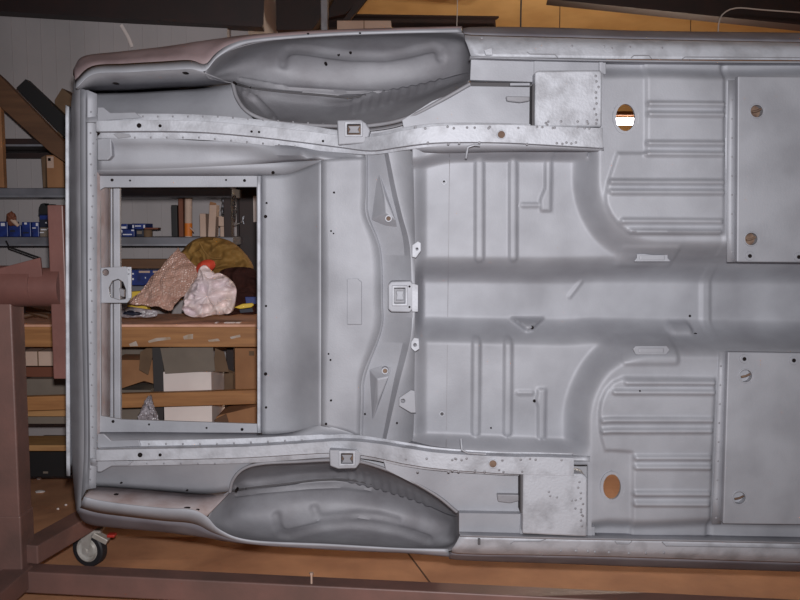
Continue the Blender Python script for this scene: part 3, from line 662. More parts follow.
# inner tail wall and its trunk-edge flanges
loft('tail_inner', [[(97, 140, .16), (97, 240, .16), (97, 300, .16), (97, 460, .16)], [back((97, 140, .16), .38), back((97, 240, .16), .38), back((97, 300, .16), .38), back((97, 460, .16), .38)]], M['rustp'], C, n=20)
plate('trunk_edge_rail', [(105.5, 180), (112, 180), (113, 430), (107, 430)], .30, .02, M['primer'], C, bev=.003)
plate('trunk_edge_rail', [(113, 180), (119.5, 180), (120.5, 430), (114, 430)], .285, .02, M['primer'], C, bev=.003)
plate('trunk_edge_gap', [(111, 180), (114, 180), (115, 430), (112, 430)], .31, .01, M['seam'], C, bev=0)
lk = plate('latch_plate', [(96, 268), (125, 266.5), (129, 268), (131, 274), (131, 298), (127, 303), (96, 303)], .20, .012, M['primer'], C,
      holes=[circ(105.5, 272.5, 0, 3.3, n=16), [(110, 297), (108.5, 288), (112, 281), (118, 279), (123, 282), (126, 290), (125.5, 299), (119, 300)]], bev=.002)
plate('latch_ear', [(127, 267), (131, 267), (131, 298), (128, 299)], .19, .01, M['bare'], C, holes=[circ(128.8, 270, 0, .9, n=8), circ(128.8, 274, 0, .9, n=8)])
plate('latch_striker', [(119, 288), (124, 290), (124, 297), (120, 296)], .26, .02, M['well'], C)

# ---- trunk floor ---------------------------------------------------------------------------------------
loft('trunk_floor_edge', [
     [(97, 139, .115), (150, 138, .12), (200, 141, .125), (250, 142, .125), (290, 144, .125), (324, 148, .125), (366, 148, .12)],
     [(97, 150, .15), (150, 149, .15), (200, 150, .15), (250, 153, .15), (290, 155, .095), (322, 158, .09), (366, 158, .125)],
     [(97, 170, .15), (150, 169, .15), (200, 167, .15), (250, 164.5, .16), (290, 162, .15), (321, 160, .095), (366, 159, .085)]], M['primer'], C, n=50, across=2)
loft('trunk_floor_step', [
     [(97, 170, .15), (150, 169, .15), (200, 167, .15), (250, 164.5, .16), (290, 162, .15), (322, 160, .095)],
     [(97, 176, .19), (150, 176, .19), (200, 176, .19), (262, 176, .19), (285, 175, .178), (322, 161, .095)]], M['primer'], C, n=50, across=2)
loft('trunk_floor_edge', [
     [(97, 432, .19), (150, 432, .19), (240, 433, .19), (285, 433, .178), (322, 426, .095), (361, 436, .085)],
     [(97, 447, .115), (150, 446, .12), (200, 446, .12), (250, 444, .12), (300, 440, .12), (340, 439, .11), (362, 440, .10)]], M['primer'], C, n=50, across=2)
plate('tank_opening_frame', [(96, 175), (262, 175.5), (262, 433), (96, 432.5)], .19, .012, M['primer'], C,
      holes=[[(100, 190), (104, 187.5), (256.5, 187), (257, 424), (121, 419.5), (101, 416)]], bev=.002)
for (x, y) in ((112, 180), (130, 180.5), (226, 180), (244.5, 180.5), (113, 421.5), (149, 424.5), (206.5, 428), (242, 429.5)):
    disc('bolt_hole_disc', x, y, .1885, 1.5 if x in (112, 244.5, 113, 242) else 1.0, M['hole'], C)
tp_ys = [0, .15, .3, .45, .6, .75, .88, 1.0]
def vr(x, y0, y1, D): return [(x, y0 + (y1 - y0) * t, D) for t in tp_ys]
loft('tank_opening_lip', [vr(257, 176, 433, .185), vr(257.5, 176, 433, .178), vr(260, 176, 433, .178), vr(262, 176, 433, .187)], M['bare'], C, n=30, smooth=35)
edge = [(366, 157, .085), (366, 190, .085), (366, 215, .085), (379, 250, .085), (381, 300, .085), (380, 330, .085), (363, 375, .085), (361, 400, .085), (360, 437, .085)]
loft('tank_panel', [vr(262, 175.5, 434, .187), vr(275, 175.5, 434, .183), vr(286, 174.5, 433.5, .178), vr(296, 171, 433, .165), vr(309, 166, 430, .132), vr(321, 160.5, 426, .095)], M['primer'], C, n=60, across=3)
loft('axle_panel', [vr(321, 160.5, 426, .095), vr(326, 159.5, 427, .090), vr(345, 158, 431, .087), edge], M['primer'], C, n=80, across=2, smooth=40)
plate('stamped_pad', [(347, 279), (358, 278.5), (362, 282), (362, 325), (347, 325)], .0835, .006, M['primer'], C, bev=.004)
for (x, y, D, r) in ((266.5, 203, .185, 1.1), (265.5, 216.5, .185, 1.7), (266, 306, .185, 1.1), (265.5, 374, .185, 1.7), (266, 407.5, .185, 1.2), (334, 192.5, .0875, 1.1), (331, 231, .088, .9), (333.5, 233.5, .088, .8),
                     (328.5, 354, .088, .9), (330.5, 360, .088, 1.0), (331, 400.5, .088, 1.1), (326, 424, .090, 1.3), (273, 172.5, .16, 1.6)):
    disc('bolt_hole_disc', x, y, D - .002, r, M['hole'], C, t=.004)

# ---- rear cross member ------------------------------------------------------------------------------------
edge2 = [(366, 146, .13)] + edge[1:-1] + [(360, 445, .13)]
edge2 = [(p[0], p[1], .087) for p in edge2]
loft('cross_member', [
     edge2,
     [(368, 146, .100), (368, 190, .100), (369, 215, .100), (381, 250, .100), (383, 300, .098), (382, 330, .100), (366, 375, .100), (364, 400, .100), (363, 445, .100)],
     [(383, 146, .072), (391, 190, .070), (397, 215, .070), (404, 248, .068), (404, 300, .075), (404, 335, .068), (394, 380, .070), (389, 405, .070), (381, 445, .070)],
     [(387, 146, .045), (396, 190, .045), (402, 215, .045), (410, 248, .045), (411.5, 300, .055), (411, 335, .045), (400, 380, .045), (394, 405, .045), (385, 445, .045)],
     [(413, 146, .058), (414, 190, .058), (414.5, 215, .052), (415, 248, .047), (415, 300, .05), (415, 335, .047), (414.5, 380, .052), (414.5, 405, .058), (413, 445, .058)]], M['primer'], C, n=140, smooth=25)
def pyramid(name, A, apex, m):
    vs = [U(*p) for p in A] + [U(*apex)]; n = len(A)
    return mesh(name, vs, [(i, (i + 1) % n, n) for i in range(n)] + [tuple(reversed(range(n)))], m, C, None)
g = mesh('gusset', [U(378, 166, .09), U(371, 220, .09), U(386, 213, .052), U(396, 220, .054), U(398, 232, .085), U(384, 194, .06)], [(0, 1, 2, 5), (5, 2, 3), (1, 4, 3, 2), (0, 5, 3, 4), (0, 4, 1)], M['primer'], C)
bevel(g, .004, 3, 20)
g = mesh('gusset', [U(372, 424, .09), U(369, 369, .09), U(377, 379, .056), U(389, 377, .056), U(393, 362, .085), U(378, 402, .064)], [(0, 5, 2, 1), (5, 3, 2), (1, 2, 3, 4), (0, 4, 3, 5), (0, 1, 4)], M['primer'], C)
bevel(g, .004, 3, 20)
for (x, y) in ((388.5, 218.5), (385, 371)):
    plate('gusset_collar', circ(x, y, 0, 3.6, n=16), .05, .03, M['bare'], C, holes=[circ(x, y, 0, 2.2, n=16)], bev=.001)
    disc('gusset_hole', x, y, .053, 2.3, M['rustin'], C)
# centre bumper-stop bracket
plate('axle_stop_bracket', [(388, 285), (391, 281.5), (411, 281), (413, 284), (413, 309), (410, 312.5), (391, 312), (388, 309)], .025, .06, M['primer'], C, holes=[rect(394, 287.5, 405.5, 304)], bev=.004)
plate('bracket_rim', rect(392, 285.5, 407.5, 306), .014, .012, M['bare'], C, holes=[rect(394.3, 288, 405.2, 303.5)], bev=.002)
plate('bracket_inside', rect(392, 286, 407, 306), .075, .003, M['well'], C, bev=0)
plate('bracket_bar', [(396, 291), (404, 291), (403, 295), (404, 300), (396, 300), (397, 295)], .045, .01, M['primer'], C)
for (x, y) in ((409.5, 286.5), (409.5, 307)): disc('bolt_hole_disc', x, y, .0235, 1.1, M['hole'], C)
# tabs along the seat-pan edge
plate('seat_tab', [(412, 245), (418, 241), (421, 243), (421, 251), (416, 258), (412, 257)], .008, .01, M['bare'], C, holes=[circ(417, 249, 0, 1.2, n=10)], bev=.002)
plate('seat_tab', [(411, 342), (414, 337.5), (419, 338.5), (419.5, 349), (415, 352), (411, 348)], .008, .01, M['bare'], C, holes=[circ(415, 345, 0, 1.6, n=10)], bev=.002)
plate('seat_tab', [(399, 398), (411, 390), (415, 391), (416, 413), (411, 413), (399, 406)], .005, .01, M['primer'], C, holes=[circ(403, 401, 0, 2, n=12)], bev=.002)
plate('seat_tab', [(412, 283), (418, 285), (418, 312), (412, 312)], .025, .01, M['bare'], C, bev=.002)
for (x, y) in ((365, 414), (397, 423)): disc('bolt_hole_disc', x, y, .075 if x < 370 else .024, 1.0, M['hole'], C)
tube('rail_clip', [U(466, 158, -.03), U(468, 147, -.055), U(474, 145, -.055), U(480, 145.5, -.05)], .004, M['bare'], C, 6)
tube('rail_clip', [U(461, 439, -.03), U(462, 450, -.055), U(468, 453, -.055), U(486, 454, -.05)], .004, M['bare'], C, 6)
# flange between seat pan and rails
loft('pan_flange', [[(404, 147, .02), (440, 143.5, -.005), (500, 143, -.008), (560, 146, -.008), (604, 148, -.008)], [(413, 152, .05), (440, 153, .02), (500, 152, .02), (560, 152, .02), (604, 152, 0)]], M['primer'], C, n=40)
loft('pan_flange', [[(412, 441, .05), (440, 447, .02), (500, 452, .02), (545, 454, .02), (590, 456, 0)], [(400, 447, .02), (440, 452, -.005), (500, 457, -.008), (545, 459, -.008), (590, 461, -.008)]], M['bare'], C, n=40)

# small pieces belong to the panel they sit on
BASE = lambda o: o.name.split('.')[0]
OWN = {'drain_lip': ['seat_platform'], 'inner_panel': ['seat_platform'], 'plug_bar': ['seat_platform'], 'bolt_boss': ['seat_platform'],
       'hole_rim': ['floor_pan'], 'pan_seam': ['floor_pan'], 'grommet': ['floor_pan'], 'bracket_face': ['cable_bracket'],
       'shackle_rim': ['shackle_box'], 'shackle_inside': ['shackle_box'], 'shackle_bar': ['shackle_box'], 'rail_hole_disc': ['frame_rail'], 'hole_collar': ['frame_rail'],
       'rail_slot': ['frame_rail'], 'rail_clip': ['frame_rail'], 'rail_tab': ['frame_rail'], 'torque_tab': ['torque_side'], 'torque_edge': ['torque_side'], 'torque_lip': ['torque_side'],
       'torque_flange': ['torque_plate'], 'torque_slot_patch': ['torque_plate'], 'sill_seam': ['rocker_panel'], 'jack_tab': ['rocker_panel'],
       'gusset_collar': ['gusset'], 'gusset_hole': ['gusset'], 'bracket_rim': ['axle_stop_bracket'], 'bracket_inside': ['axle_stop_bracket'], 'bracket_bar': ['axle_stop_bracket'],
       'latch_ear': ['latch_plate'], 'latch_striker': ['latch_plate'], 'stamped_pad': ['axle_panel'], 'drain_hole_disc': ['quarter_underside', 'quarter_flange'],
       'wheelhouse_seam': ['wheel_well_inner'], 'wheelhouse_rim': ['wheel_well_inner'], 'trunk_edge_gap': ['trunk_edge_rail'],
       'bolt_hole_disc': ['seat_platform', 'tank_opening_frame', 'tank_panel', 'axle_panel', 'axle_stop_bracket', 'wheel_well', 'cross_member', 'floor_pan']}
def bounds(o):
    co = np.empty(len(o.data.vertices) * 3); o.data.vertices.foreach_get('co', co); co = co.reshape(-1, 3); return co.min(0), co.max(0)
KIDS = list(car.children); BB = {o.name: bounds(o) for o in KIDS}
for o in KIDS:
    if BASE(o) in OWN:
        lo_, hi_ = BB[o.name]; c = (lo_ + hi_) / 2; best = None
        for rank, nm in enumerate(OWN[BASE(o)]):
            for q in KIDS:
                if BASE(q) == nm:
                    a, b = BB[q.name]; d = np.maximum(np.maximum(a - c, c - b), 0); d = math.hypot(d[0], d[2]) + .3 * d[1] + .0005 * rank
                    if best is None or d < best[0]: best = (d, q)
        if best: o.parent = best[1]
for nm, lb in (('torque_plate', 'bright blotchy torque box plate'), ('wheel_well', 'dark grey wheel well'), ('quarter_panel', 'pinkish oxide quarter panel skin'), ('frame_rail', 'pale spot welded frame rail')):
    for o in KIDS:
        if BASE(o) == nm: o['label'] = lb

# ================================================================== ROTISSERIE STAND
RX = ray(28, 560, 3.2).x
rs = empty('rotisserie_stand', (RX, 3.2, 0), 'red brown steel rotisserie stand holding the car body by its tail', 'stand')
pl, pr = ray(-22, 300, 3.16).x, ray(11, 300, 3.16).x
box('post', (pl, 3.16, .10), (pr, 3.27, 1.32), M['rotw'], rs, .006)
box('post_sleeve', (pl - .004, 3.156, .17), (pr + .004, 3.274, .39), M['rotw'], rs, .006)
za = ray(30, 286, 3.2).z
tube('pivot_arm', [(-2.0, 3.2, za), (ray(36, 286, 3.2).x, 3.2, za)], .078, M['rot'], rs, 28, smooth=40)
tube('pivot_collar', [(ray(35, 286, 3.2).x, 3.2, za - .004), (ray(64, 286, 3.2).x, 3.2, za - .004)], .074, M['rot'], rs, 28, smooth=40)
prism('gusset_plate', [(-20, 272), (0, 268), (40, 257.5), (42, 276), (34, 282), (-20, 282)], 3.14, .012, M['rot'], rs)
box('cross_bar', (ray(50.5, 300, 3.16).x, 3.16, ray(58, 379, 3.16).z), (ray(66, 300, 3.16).x, 3.24, ray(58, 205, 3.16).z), M['rot'], rs, .004)
# base: centre rail, cross legs
za0, za1 = .085, .17
def bar(name, a, b, wd, z0, z1, m):
    a, b = Vector((*a, 0)), Vector((*b, 0)); d = (b - a).normalized(); n = Vector((-d.y, d.x, 0)) * wd / 2
    vs = [Vector((p.x, p.y, z)) for z in (z0, z1) for p in (a + n, a - n, b - n, b + n)]
    o = mesh(name, vs, [(0, 1, 2, 3), (4, 7, 6, 5), (0, 4, 5, 1), (1, 5, 6, 2), (2, 6, 7, 3), (3, 7, 4, 0)], m, rs)
    return bevel(o, .005)
bar('base_rail', (pl, 3.215), (2.6, 2.74), .085, za0, za1, M['rotw'])
bar('leg', (RX - .005, 3.2), (ray(103, 520, 3.70).x, 3.72), .10, .185, .26, M['rotw'])
bar('leg', (RX - .03, 3.2), (RX - .05, 2.3), .10, .10, .18, M['rotw'])
def caster(cx, cy, rot, label=None):
    R = .078
    W_ = []
    prof = [(-.022, .050), (-.022, R - .006), (-.016, R), (.016, R), (.022, R - .006), (.022, .050)]
    n = 32; vs, fs = [], []
    rm = Matrix.Rotation(rot, 3, 'Z')
    for i in range(n):
        a = 2 * math.pi * i / n
        for (w_, r_) in prof: vs.append(rm @ Vector((r_ * math.cos(a), w_, r_ * math.sin(a))) + Vector((cx, cy, R)))
    k = len(prof)
    for i in range(n):
        for j in range(k):
            fs.append((i * k + j, i * k + (j + 1) % k, ((i + 1) % n) * k + (j + 1) % k, ((i + 1) % n) * k + j))
    wh = mesh('caster_wheel', vs, fs, M['rubber'], rs, 40)
    def lathe(name, prof, m):
        vs, fs = [], []
        for i in range(n):
            a = 2 * math.pi * i / n
            for (w_, r_) in prof: vs.append(rm @ Vector((r_ * math.cos(a), w_, r_ * math.sin(a))) + Vector((cx, cy, R)))
        k = len(prof)
        for i in range(n):
            for j in range(k - 1): fs.append((i * k + j, i * k + j + 1, ((i + 1) % n) * k + j + 1, ((i + 1) % n) * k + j))
        return mesh(name, vs, fs, m, wh, 40)
    lathe('rim', [(-.018, .008), (-.018, .030), (-.010, .036), (-.012, .044), (-.024, .050), (-.022, .054), (.022, .054), (.018, .03), (.018, .008)], M['chrome'])
    lathe('axle_bolt', [(-.040, .0005), (-.040, .011), (-.03, .011), (-.03, .006), (.03, .006), (.035, .011), (.035, .0005)], M['chrome'])
    for s in (-1, 1):
        pts = [(-.014, -.012), (.014, -.012), (.036, .075), (.058, .09), (-.022, .09), (-.02, .06)]
        v = [rm @ Vector((x, s * .032 + t, z)) + Vector((cx, cy, R)) for t in (-.002, .002) for (x, z) in pts]; m_ = len(pts)
        mesh('caster_fork', v, [tuple(range(m_)), tuple(range(2 * m_ - 1, m_ - 1, -1))] + [(i, (i + 1) % m_, m_ + (i + 1) % m_, m_ + i) for i in range(m_)], M['chrome'], rs)
    q = rm @ Vector((.018, 0, .095)) + Vector((cx, cy, R))
    box('swivel_plate', (q.x - .05, q.y - .045, q.z - .008), (q.x + .05, q.y + .045, q.z + .004), M['chrome'], rs, .002)
    lv = rm @ Vector((.085, -.01, .055)) + Vector((cx, cy, R))
    box('brake_arm', (lv.x - .05, lv.y - .02, lv.z - .004), (lv.x + .02, lv.y + .02, lv.z + .02), M['chrome'], rs, .003, rot=Matrix.Rotation(.5, 3, 'Y'))
    box('brake_pedal', (lv.x + .015, lv.y - .018, lv.z + .012), (lv.x + .05, lv.y + .018, lv.z + .025), M['red'], rs, .004)
cw = ray(90, 548, 3.63)
caster(cw.x, 3.63, -.3)
caster(RX - .05, 2.42, .2)

# ================================================================== BACKGROUND: shelving and bench
SD = 4.50   # shelf front
su = empty('shelving_unit', (-1.9, 4.7, 0), 'grey metal shelving unit against the pale wall behind the stand', 'shelving')
XL, XR = ray(-70, 200, SD).x, ray(236, 200, SD + .1).x
for (yt, yb, m) in ((138.5, 146, 'iron'), (188, 197, 'shelf'), (237, 245.5, 'shelf'), (286, 292, 'shelf')):
    a, b = ray(0, yt, SD).z, ray(0, yb, SD).z
    box('shelf', (XL, SD, b), (XR, WD - .01, a), M[m], su, .004)
    box('shelf_lip', (XL, SD - .006, b - .002), (XR, SD - .001, b + .008), M['galv'], su)
z0 = ray(0, 153.5, SD).z; box('shelf_back_rail', (XL, SD + .3, z0), (XR, SD + .33, ray(0, 148, SD).z), M['iron'], su)
for x in (XL + .02, XR - .03): box('upright', (x - .02, SD + .01, 0), (x + .02, SD + .05, 2.0), M['iron'], su, .003)
for x in (XL + .02, XR - .03): box('upright', (x - .02, WD - .06, 0), (x + .02, WD - .02, 2.0), M['iron'], su, .003)
sz = lambda yt: ray(0, yt, SD).z   # top of a shelf

BF = 3.98   # bench front
bt = ray(190, 324.5, BF).z; bb = ray(190, 347, BF).z
bx0, bx1 = ray(-60, 330, BF).x, ray(300, 330, BF).x
wbn = empty('workbench', (-1.6, 4.3, 0), 'heavy timber workbench with a cluttered top seen through the tank opening', 'workbench')
box('bench_top', (bx0, BF, bt - .012), (bx1, SD - .02, bt), M['benchtop'], wbn, .002)
box('apron', (bx0, BF - .001, bb), (bx1, BF + .045, bt - .012), M['wood'], wbn, .003)
lr0, lr1 = ray(190, 394, BF + .02), ray(190, 408, BF + .02)
box('lower_rail', (bx0, BF + .02, lr1.z), (bx1, BF + .06, lr0.z), M['wood'], wbn, .003, rot=Matrix.Rotation(-.03, 3, 'Y'))
l2, l3 = ray(40, 432, BF + .3), ray(40, 447, BF + .3)
box('lower_shelf', (bx0, BF + .22, l3.z), (bx1, SD - .1, l3.z + .03), M['woodl'], wbn, .003)
for x in (bx0 + .05, bx1 - .08): box('leg', (x, BF + .05, 0), (x + .09, BF + .14, bt - .012), M['wood'], wbn, .003)
for (pts) in ([(129, 344), (136, 341), (138, 346), (130, 346.5)], [(148, 341), (156, 338), (170, 337), (171, 339.5), (158, 341), (149, 343)], [(183, 336.5), (188, 334.5), (193, 334), (193, 339), (184, 339.5)], [(208, 340), (218, 338.5), (220, 341), (209, 342)], [(230, 337), (240, 334.5), (240.5, 337), (231, 339)]):
    prism('tape_strip', pts, BF - .0035, .0025, M['tape'], wbn, bev=0)

def carton(name, x0, y0, x1, y1, d, t, m, label, group=None, lid=True, mark=None, lm='wooddk'):
    """Closed carton: body plus a visible tape/lid seam."""
    a = ray(x0, y0, d); b = ray(x1, y1, d)
    e = empty(name, ((a.x + b.x) / 2, d + t / 2, b.z), label, 'box', group)
    box('body', (a.x, d, b.z), (b.x, d + t, a.z), M[m], e, .003)
    if lid: box('lid_seam', ((a.x + b.x) / 2 - .003, d - .001, b.z), ((a.x + b.x) / 2 + .003, d + t, a.z + .0015), M[lm], e)
    if mark:
        for (u0, v0, u1, v1, mm) in mark:
            c0 = ray(u0, v0, d); c1 = ray(u1, v1, d)
            box('print', (c0.x, d - .0025, c1.z), (c1.x, d - .0005, c0.z), M[mm], e)
    return e
# top shelf: leaning boards
o = prism('leaning_plank', [(-16, 62), (3, 79), (64, 142), (72, 156), (66, 163), (50, 152), (-16, 92)], SD - .13, .05, M['wooddk'])
tag(o, 'wide brown plank leaning across the top of the shelving', 'plank')
o = prism('leaning_board', [(16, 88), (25.5, 79), (70, 121), (75, 132), (64, 137)], SD + .14, .06, M['black'])
tag(o, 'black board leaning behind the brown plank', 'board')
e = prism('tilted_carton', [(54.5, 100), (62, 88), (72, 96), (72, 137), (58, 137)], SD + .22, .12, M['card2'])
tag(e, 'small tilted cardboard carton poking up behind the black board', 'box')
pbox('timber_upright', -10, 100, 4, 187.5, SD - .06, .04, M['card'], su)
carton('parcel_box', 46, 155, 64, 187.6, SD + .06, .2, 'card', 'brown parcel box with a white label on the shelf', mark=[(47, 156.5, 54, 168, 'cardp'), (48, 158, 51, 161, 'wire')], lid=False)
prism('side_flap', [(41, 157.5), (45.5, 155), (45.5, 187.5), (43, 187.5)], SD + .08, .15, M['card2'], bpy.data.objects['parcel_box'])
# second shelf, left: row of blue parts boxes
zsh = sz(237)
def bluebox(x0, y0, x1, y1, d, label, marks):
    e = carton('parts_box', x0, y0, x1, y1, d, .14, 'blue', label, 'blue parts boxes on the shelf', lid=False, mark=marks)
    return e
bluebox(-8, 221.5, 8, 236.8, SD + .03, 'blue parts box at the far left end of the row', [(1, 223, 5, 226, 'ink')])
bluebox(8.6, 225, 21, 236.8, SD + .03, 'blue parts box beneath the brown leather glove', [(10, 230, 15, 232, 'navy')])
bluebox(21.6, 222, 31, 236.8, SD + .03, 'blue parts box with one white corner left of the white fronted carton', [(24.5, 222.5, 27, 224.5, 'ink'), (23, 232, 29, 233.5, 'navy')])
bluebox(31.6, 222, 39, 236.8, SD + .03, 'blue parts box beside the speckled carton', [(36, 223, 38, 226, 'ink'), (29.5 + 3, 227.5, 36, 228.5, 'ink')])
carton('speckled_carton', 39.5, 227.5, 52, 236.8, SD + .03, .14, 'greybox', 'small speckled carton by the red brown cross bar', lid=False, mark=[(41, 229, 47, 230.2, 'ink'), (47, 228.3, 51, 229.3, 'ink'), (40, 232, 44, 233, 'ink')])
carton('parts_box', 39, 215, 51, 227.3, SD + .04, .12, 'navy', 'dark parts box with a pale blue band under the black can', lid=False, mark=[(40, 215.5, 50.5, 219.5, 'blue'), (45.5, 222, 47, 223.5, 'ink')])
e = empty('black_can', ray(45, 215, SD + .08), 'black notched plastic part standing on the dark parts box', 'part')
prism('body', [(38.5, 215), (38.5, 208), (40.5, 204), (43.5, 203), (45.5, 206), (48, 204.5), (51, 204), (51, 215)], SD + .05, .07, M['black'], e); pbox('base_ring', 38, 213.8, 51, 215, SD + .045, .08, M['navy'], e)
gl = empty('work_glove', ray(14, 225, SD + .06), 'brown leather glove draped over the blue boxes', 'glove')
blob('palm', ray(11.5, 219, SD + .005), (.026, .018, .04), M['brownglove'], gl, .2, 2, 3, 1)
for i, (x, y) in enumerate(((7.5, 214.5), (10.5, 212.5), (13.5, 213.5), (16, 217.5), (18.5, 226))):
    tube('finger', [ray(12, 219, SD), ray((12 + x) / 2, (219 + y) / 2, SD - .01), ray(x, y, SD - .005)], [.013, .012, .008], M['brownglove'] if i < 4 else M['cardp'], gl, 8)
# second shelf inside the opening
bluebox(118, 223.8, 127.5, 229.2, SD + .03, 'blue parts box stacked beside the trunk edge rail', [(121, 226.5, 126.5, 228.6, 'ink')])
bluebox(119, 229.4, 134.5, 236.8, SD + .03, 'lower blue parts box with a white corner mark', [(120.5, 230, 122.5, 232.5, 'ink'), (131.5, 229.6, 134, 231, 'ink'), (123, 234, 132, 235, 'ink')])
bluebox(131.5, 223.5, 145.5, 229.2, SD + .05, 'upper blue parts box with two white end marks', [(132.5, 225, 134, 228, 'ink'), (143.5, 225, 145, 228, 'ink'), (135, 225.5, 141, 226.5, 'ink')])
carton('parts_box', 136, 229.4, 143.5, 236.8, SD + .04, .14, 'navy', 'dark blue small box under the upper blue box', lid=False, mark=[(137, 231, 142, 234, 'greybox')])
jar = empty('brown_jar', ray(148, 236.8, SD + .06), 'squat brown jar with a flat lid on the shelf', 'jar')
p0 = ray(148, 236.8, SD + .07); p1 = ray(148, 229.5, SD + .07)
tube('jar_body', [p0, p0.lerp(p1, .2), p0.lerp(p1, .8), p1], [.022, .025, .025, .02], M['card2'], jar, 16); pbox('lid', 144, 227.6, 158, 229.4, SD + .04, .06, M['brownglove'], jar)
o = pbox('dark_folder', 171, 205, 177.5, 236.8, SD + .06, .2, M['black']); tag(o, 'black upright folder on the shelf beside the orange tipped tube', 'folder')
o = pbox('dark_folder', 178, 198.5, 183.5, 236.8, SD + .08, .2, M['brownglove']); tag(o, 'dark brown tall folder between the black folder and the tube', 'folder')
tb = empty('caulk_tube', ray(188.5, 236.8, SD + .06), 'tan cardboard tube with an orange lower label', 'tube')
a = ray(188.5, 236.8, SD + .06); b = ray(188.5, 199, SD + .06)
tube('tube_body', [a, b], .020, M['cardp'], tb, 18, smooth=40); tube('label_band', [a + Vector((0, 0, .004)), a.lerp(b, .36)], .0208, M['orange'], tb, 18, smooth=40); tube('cap', [b, b + Vector((0, 0, .006))], .0212, M['card2'], tb, 18, smooth=40)
tube('pull_tab', [ray(190, 227.5, SD + .03), ray(194, 231.5, SD + .03)], .004, M['cardp'], tb, 6)
carton('tan_box', 199.5, 213.5, 206, 236.8, SD + .05, .09, 'cardp', 'short pale upright box left of the taller tan box', lid=False)
tilt = empty('tall_tan_box', ray(212, 236.8, SD + .08), 'tall tan box leaning slightly beside the small cubes', 'box')
prism('body', [(208, 236.8), (209.5, 205), (216.5, 205), (215, 236.8)], SD + .04, .08, M['cardp'], tilt); prism('flap', [(209.3, 205), (210, 201.5), (216, 203), (216.5, 205)], SD + .06, .003, M['card'], tilt)
carton('cube_box', 220, 226.4, 229, 236.8, SD + .05, .07, 'cardp', 'lower of two small tan cube boxes', lid=False)
carton('cube_box', 218.3, 216, 227.3, 226.2, SD + .05, .07, 'cardp', 'upper of two small tan cube boxes', lid=False)
ch = empty('hanging_chain', ray(223, 197, SD + .02), 'short steel chain hanging from the shelf above the cubes', 'chain')
for i in range(7):
    c = ray(223 + .6 * math.sin(i), 198 + i * 2.7, SD + .02); ang = (i % 2) * math.pi / 2
    pts = [c + Matrix.Rotation(ang, 3, 'Z') @ Vector((.007 * math.cos(t), 0, .011 * math.sin(t))) for t in np.linspace(0, 2 * math.pi, 13)]
    tube('chain_link', pts, .0028, M['galv'] if i % 2 else M['wire'], ch, 6)
ch = empty('hanging_chain', ray(234, 197, SD + .02), 'black chain hanging beside the dark red column', 'chain')
for i in range(8):
    c = ray(234.5 + .6 * math.sin(i * 2), 198 + i * 2.9, SD + .02); ang = (i % 2) * math.pi / 2
    pts = [c + Matrix.Rotation(ang, 3, 'Z') @ Vector((.008 * math.cos(t), 0, .012 * math.sin(t))) for t in np.linspace(0, 2 * math.pi, 13)]
    tube('chain_link', pts, .003, M['wire'], ch, 6)
hk = tube('wire_hook', cat([ray(*p) for p in [(228, 223, 4.6), (233, 224.5, 4.6), (240, 223, 4.7), (243, 219.5, 4.72), (244, 216, 4.72), (242.5, 218.5, 4.72), (244, 224, 4.72)]], 20), .0035, M['galv'], None, 6)
tag(hk, 'thin bent wire hook in front of the dark red column', 'hook')
o = pbox('paper_sheet', 253, 196, 262, 222, 4.774, .006, M['whitebox'], bev=.001); tag(o, 'pinkish white sheet hanging at the right of the tank opening', 'paper')
# plank and box on the low shelf
o = pbox('brown_plank', 110, 259, 206, 268.5, SD + .0, .06, M['wooddk']); o['label'] = 'dark brown plank resting on the blue box below the second shelf'; o['category'] = 'plank'
carton('blue_carton', 128, 270, 172, 285.3, SD + .02, .25, 'blue', 'long dark blue carton with pale lettering on the lowest shelf', lid=False,
       mark=[(139, 270.8, 150, 272.8, 'cardp'), (153, 270.8, 161, 272.8, 'cardp'), (132, 273, 134, 274.5, 'ink'), (132, 278, 134, 280, 'ink'), (145, 277, 146, 278.5, 'ink'), (150, 279, 151, 280, 'ink')])
# items on the bench
o = prism('yellow_sheet', [(128, 292), (140, 291), (146, 304), (150, 316.5), (126, 316.5)], BF + .34, .05, M['yellow'], bev=.004); tag(o, 'yellow plastic piece lying at the left end of the bench', 'plastic')
def crumple(name, quad, d0, d1, nx, ny, amp, m, seed, sag=0.0, freq=9, bub=0):
    """Crumpled sheet: four measured corners, thickened."""
    P = [Vector(q) for q in quad]; vs, fs = [], []
    for j in range(ny):
        for i in range(nx):
            u, v = i / (nx - 1), j / (ny - 1)
            p = P[0].lerp(P[1], u).lerp(P[3].lerp(P[2], u), v)
            q = Vector((u * freq * .6, v * freq * .6, seed))
            r = abs(noise.noise(q)) * 2 - .5; s_ = noise.noise(q * 2.7 + Vector((3, 1, 0)))
            p = p + Vector((amp * .4 * s_, -amp * r - amp * .5 * s_ - sag * math.sin(math.pi * u) * math.sin(math.pi * v), amp * .6 * noise.noise(q * 1.3 + Vector((9, 4, 1)))))
            if bub: p = p + Vector((0, -.8, .6)) * .0045 * max(0, math.sin(math.pi * u * bub) * math.sin(math.pi * v * bub)) ** .5 if (int(u * bub) + int(v * bub)) % 2 == 0 else p
            vs.append(p)
    fs = [(j * nx + i, j * nx + i + 1, (j + 1) * nx + i + 1, (j + 1) * nx + i) for j in range(ny - 1) for i in range(nx - 1)]
    o = mesh(name, vs, fs, m, None, 70); thick(o, .002); return o
cb = empty('canvas_bag', ray(220, 300, BF + .36), 'olive tan canvas bag slumped at the back of the bench', 'bag')
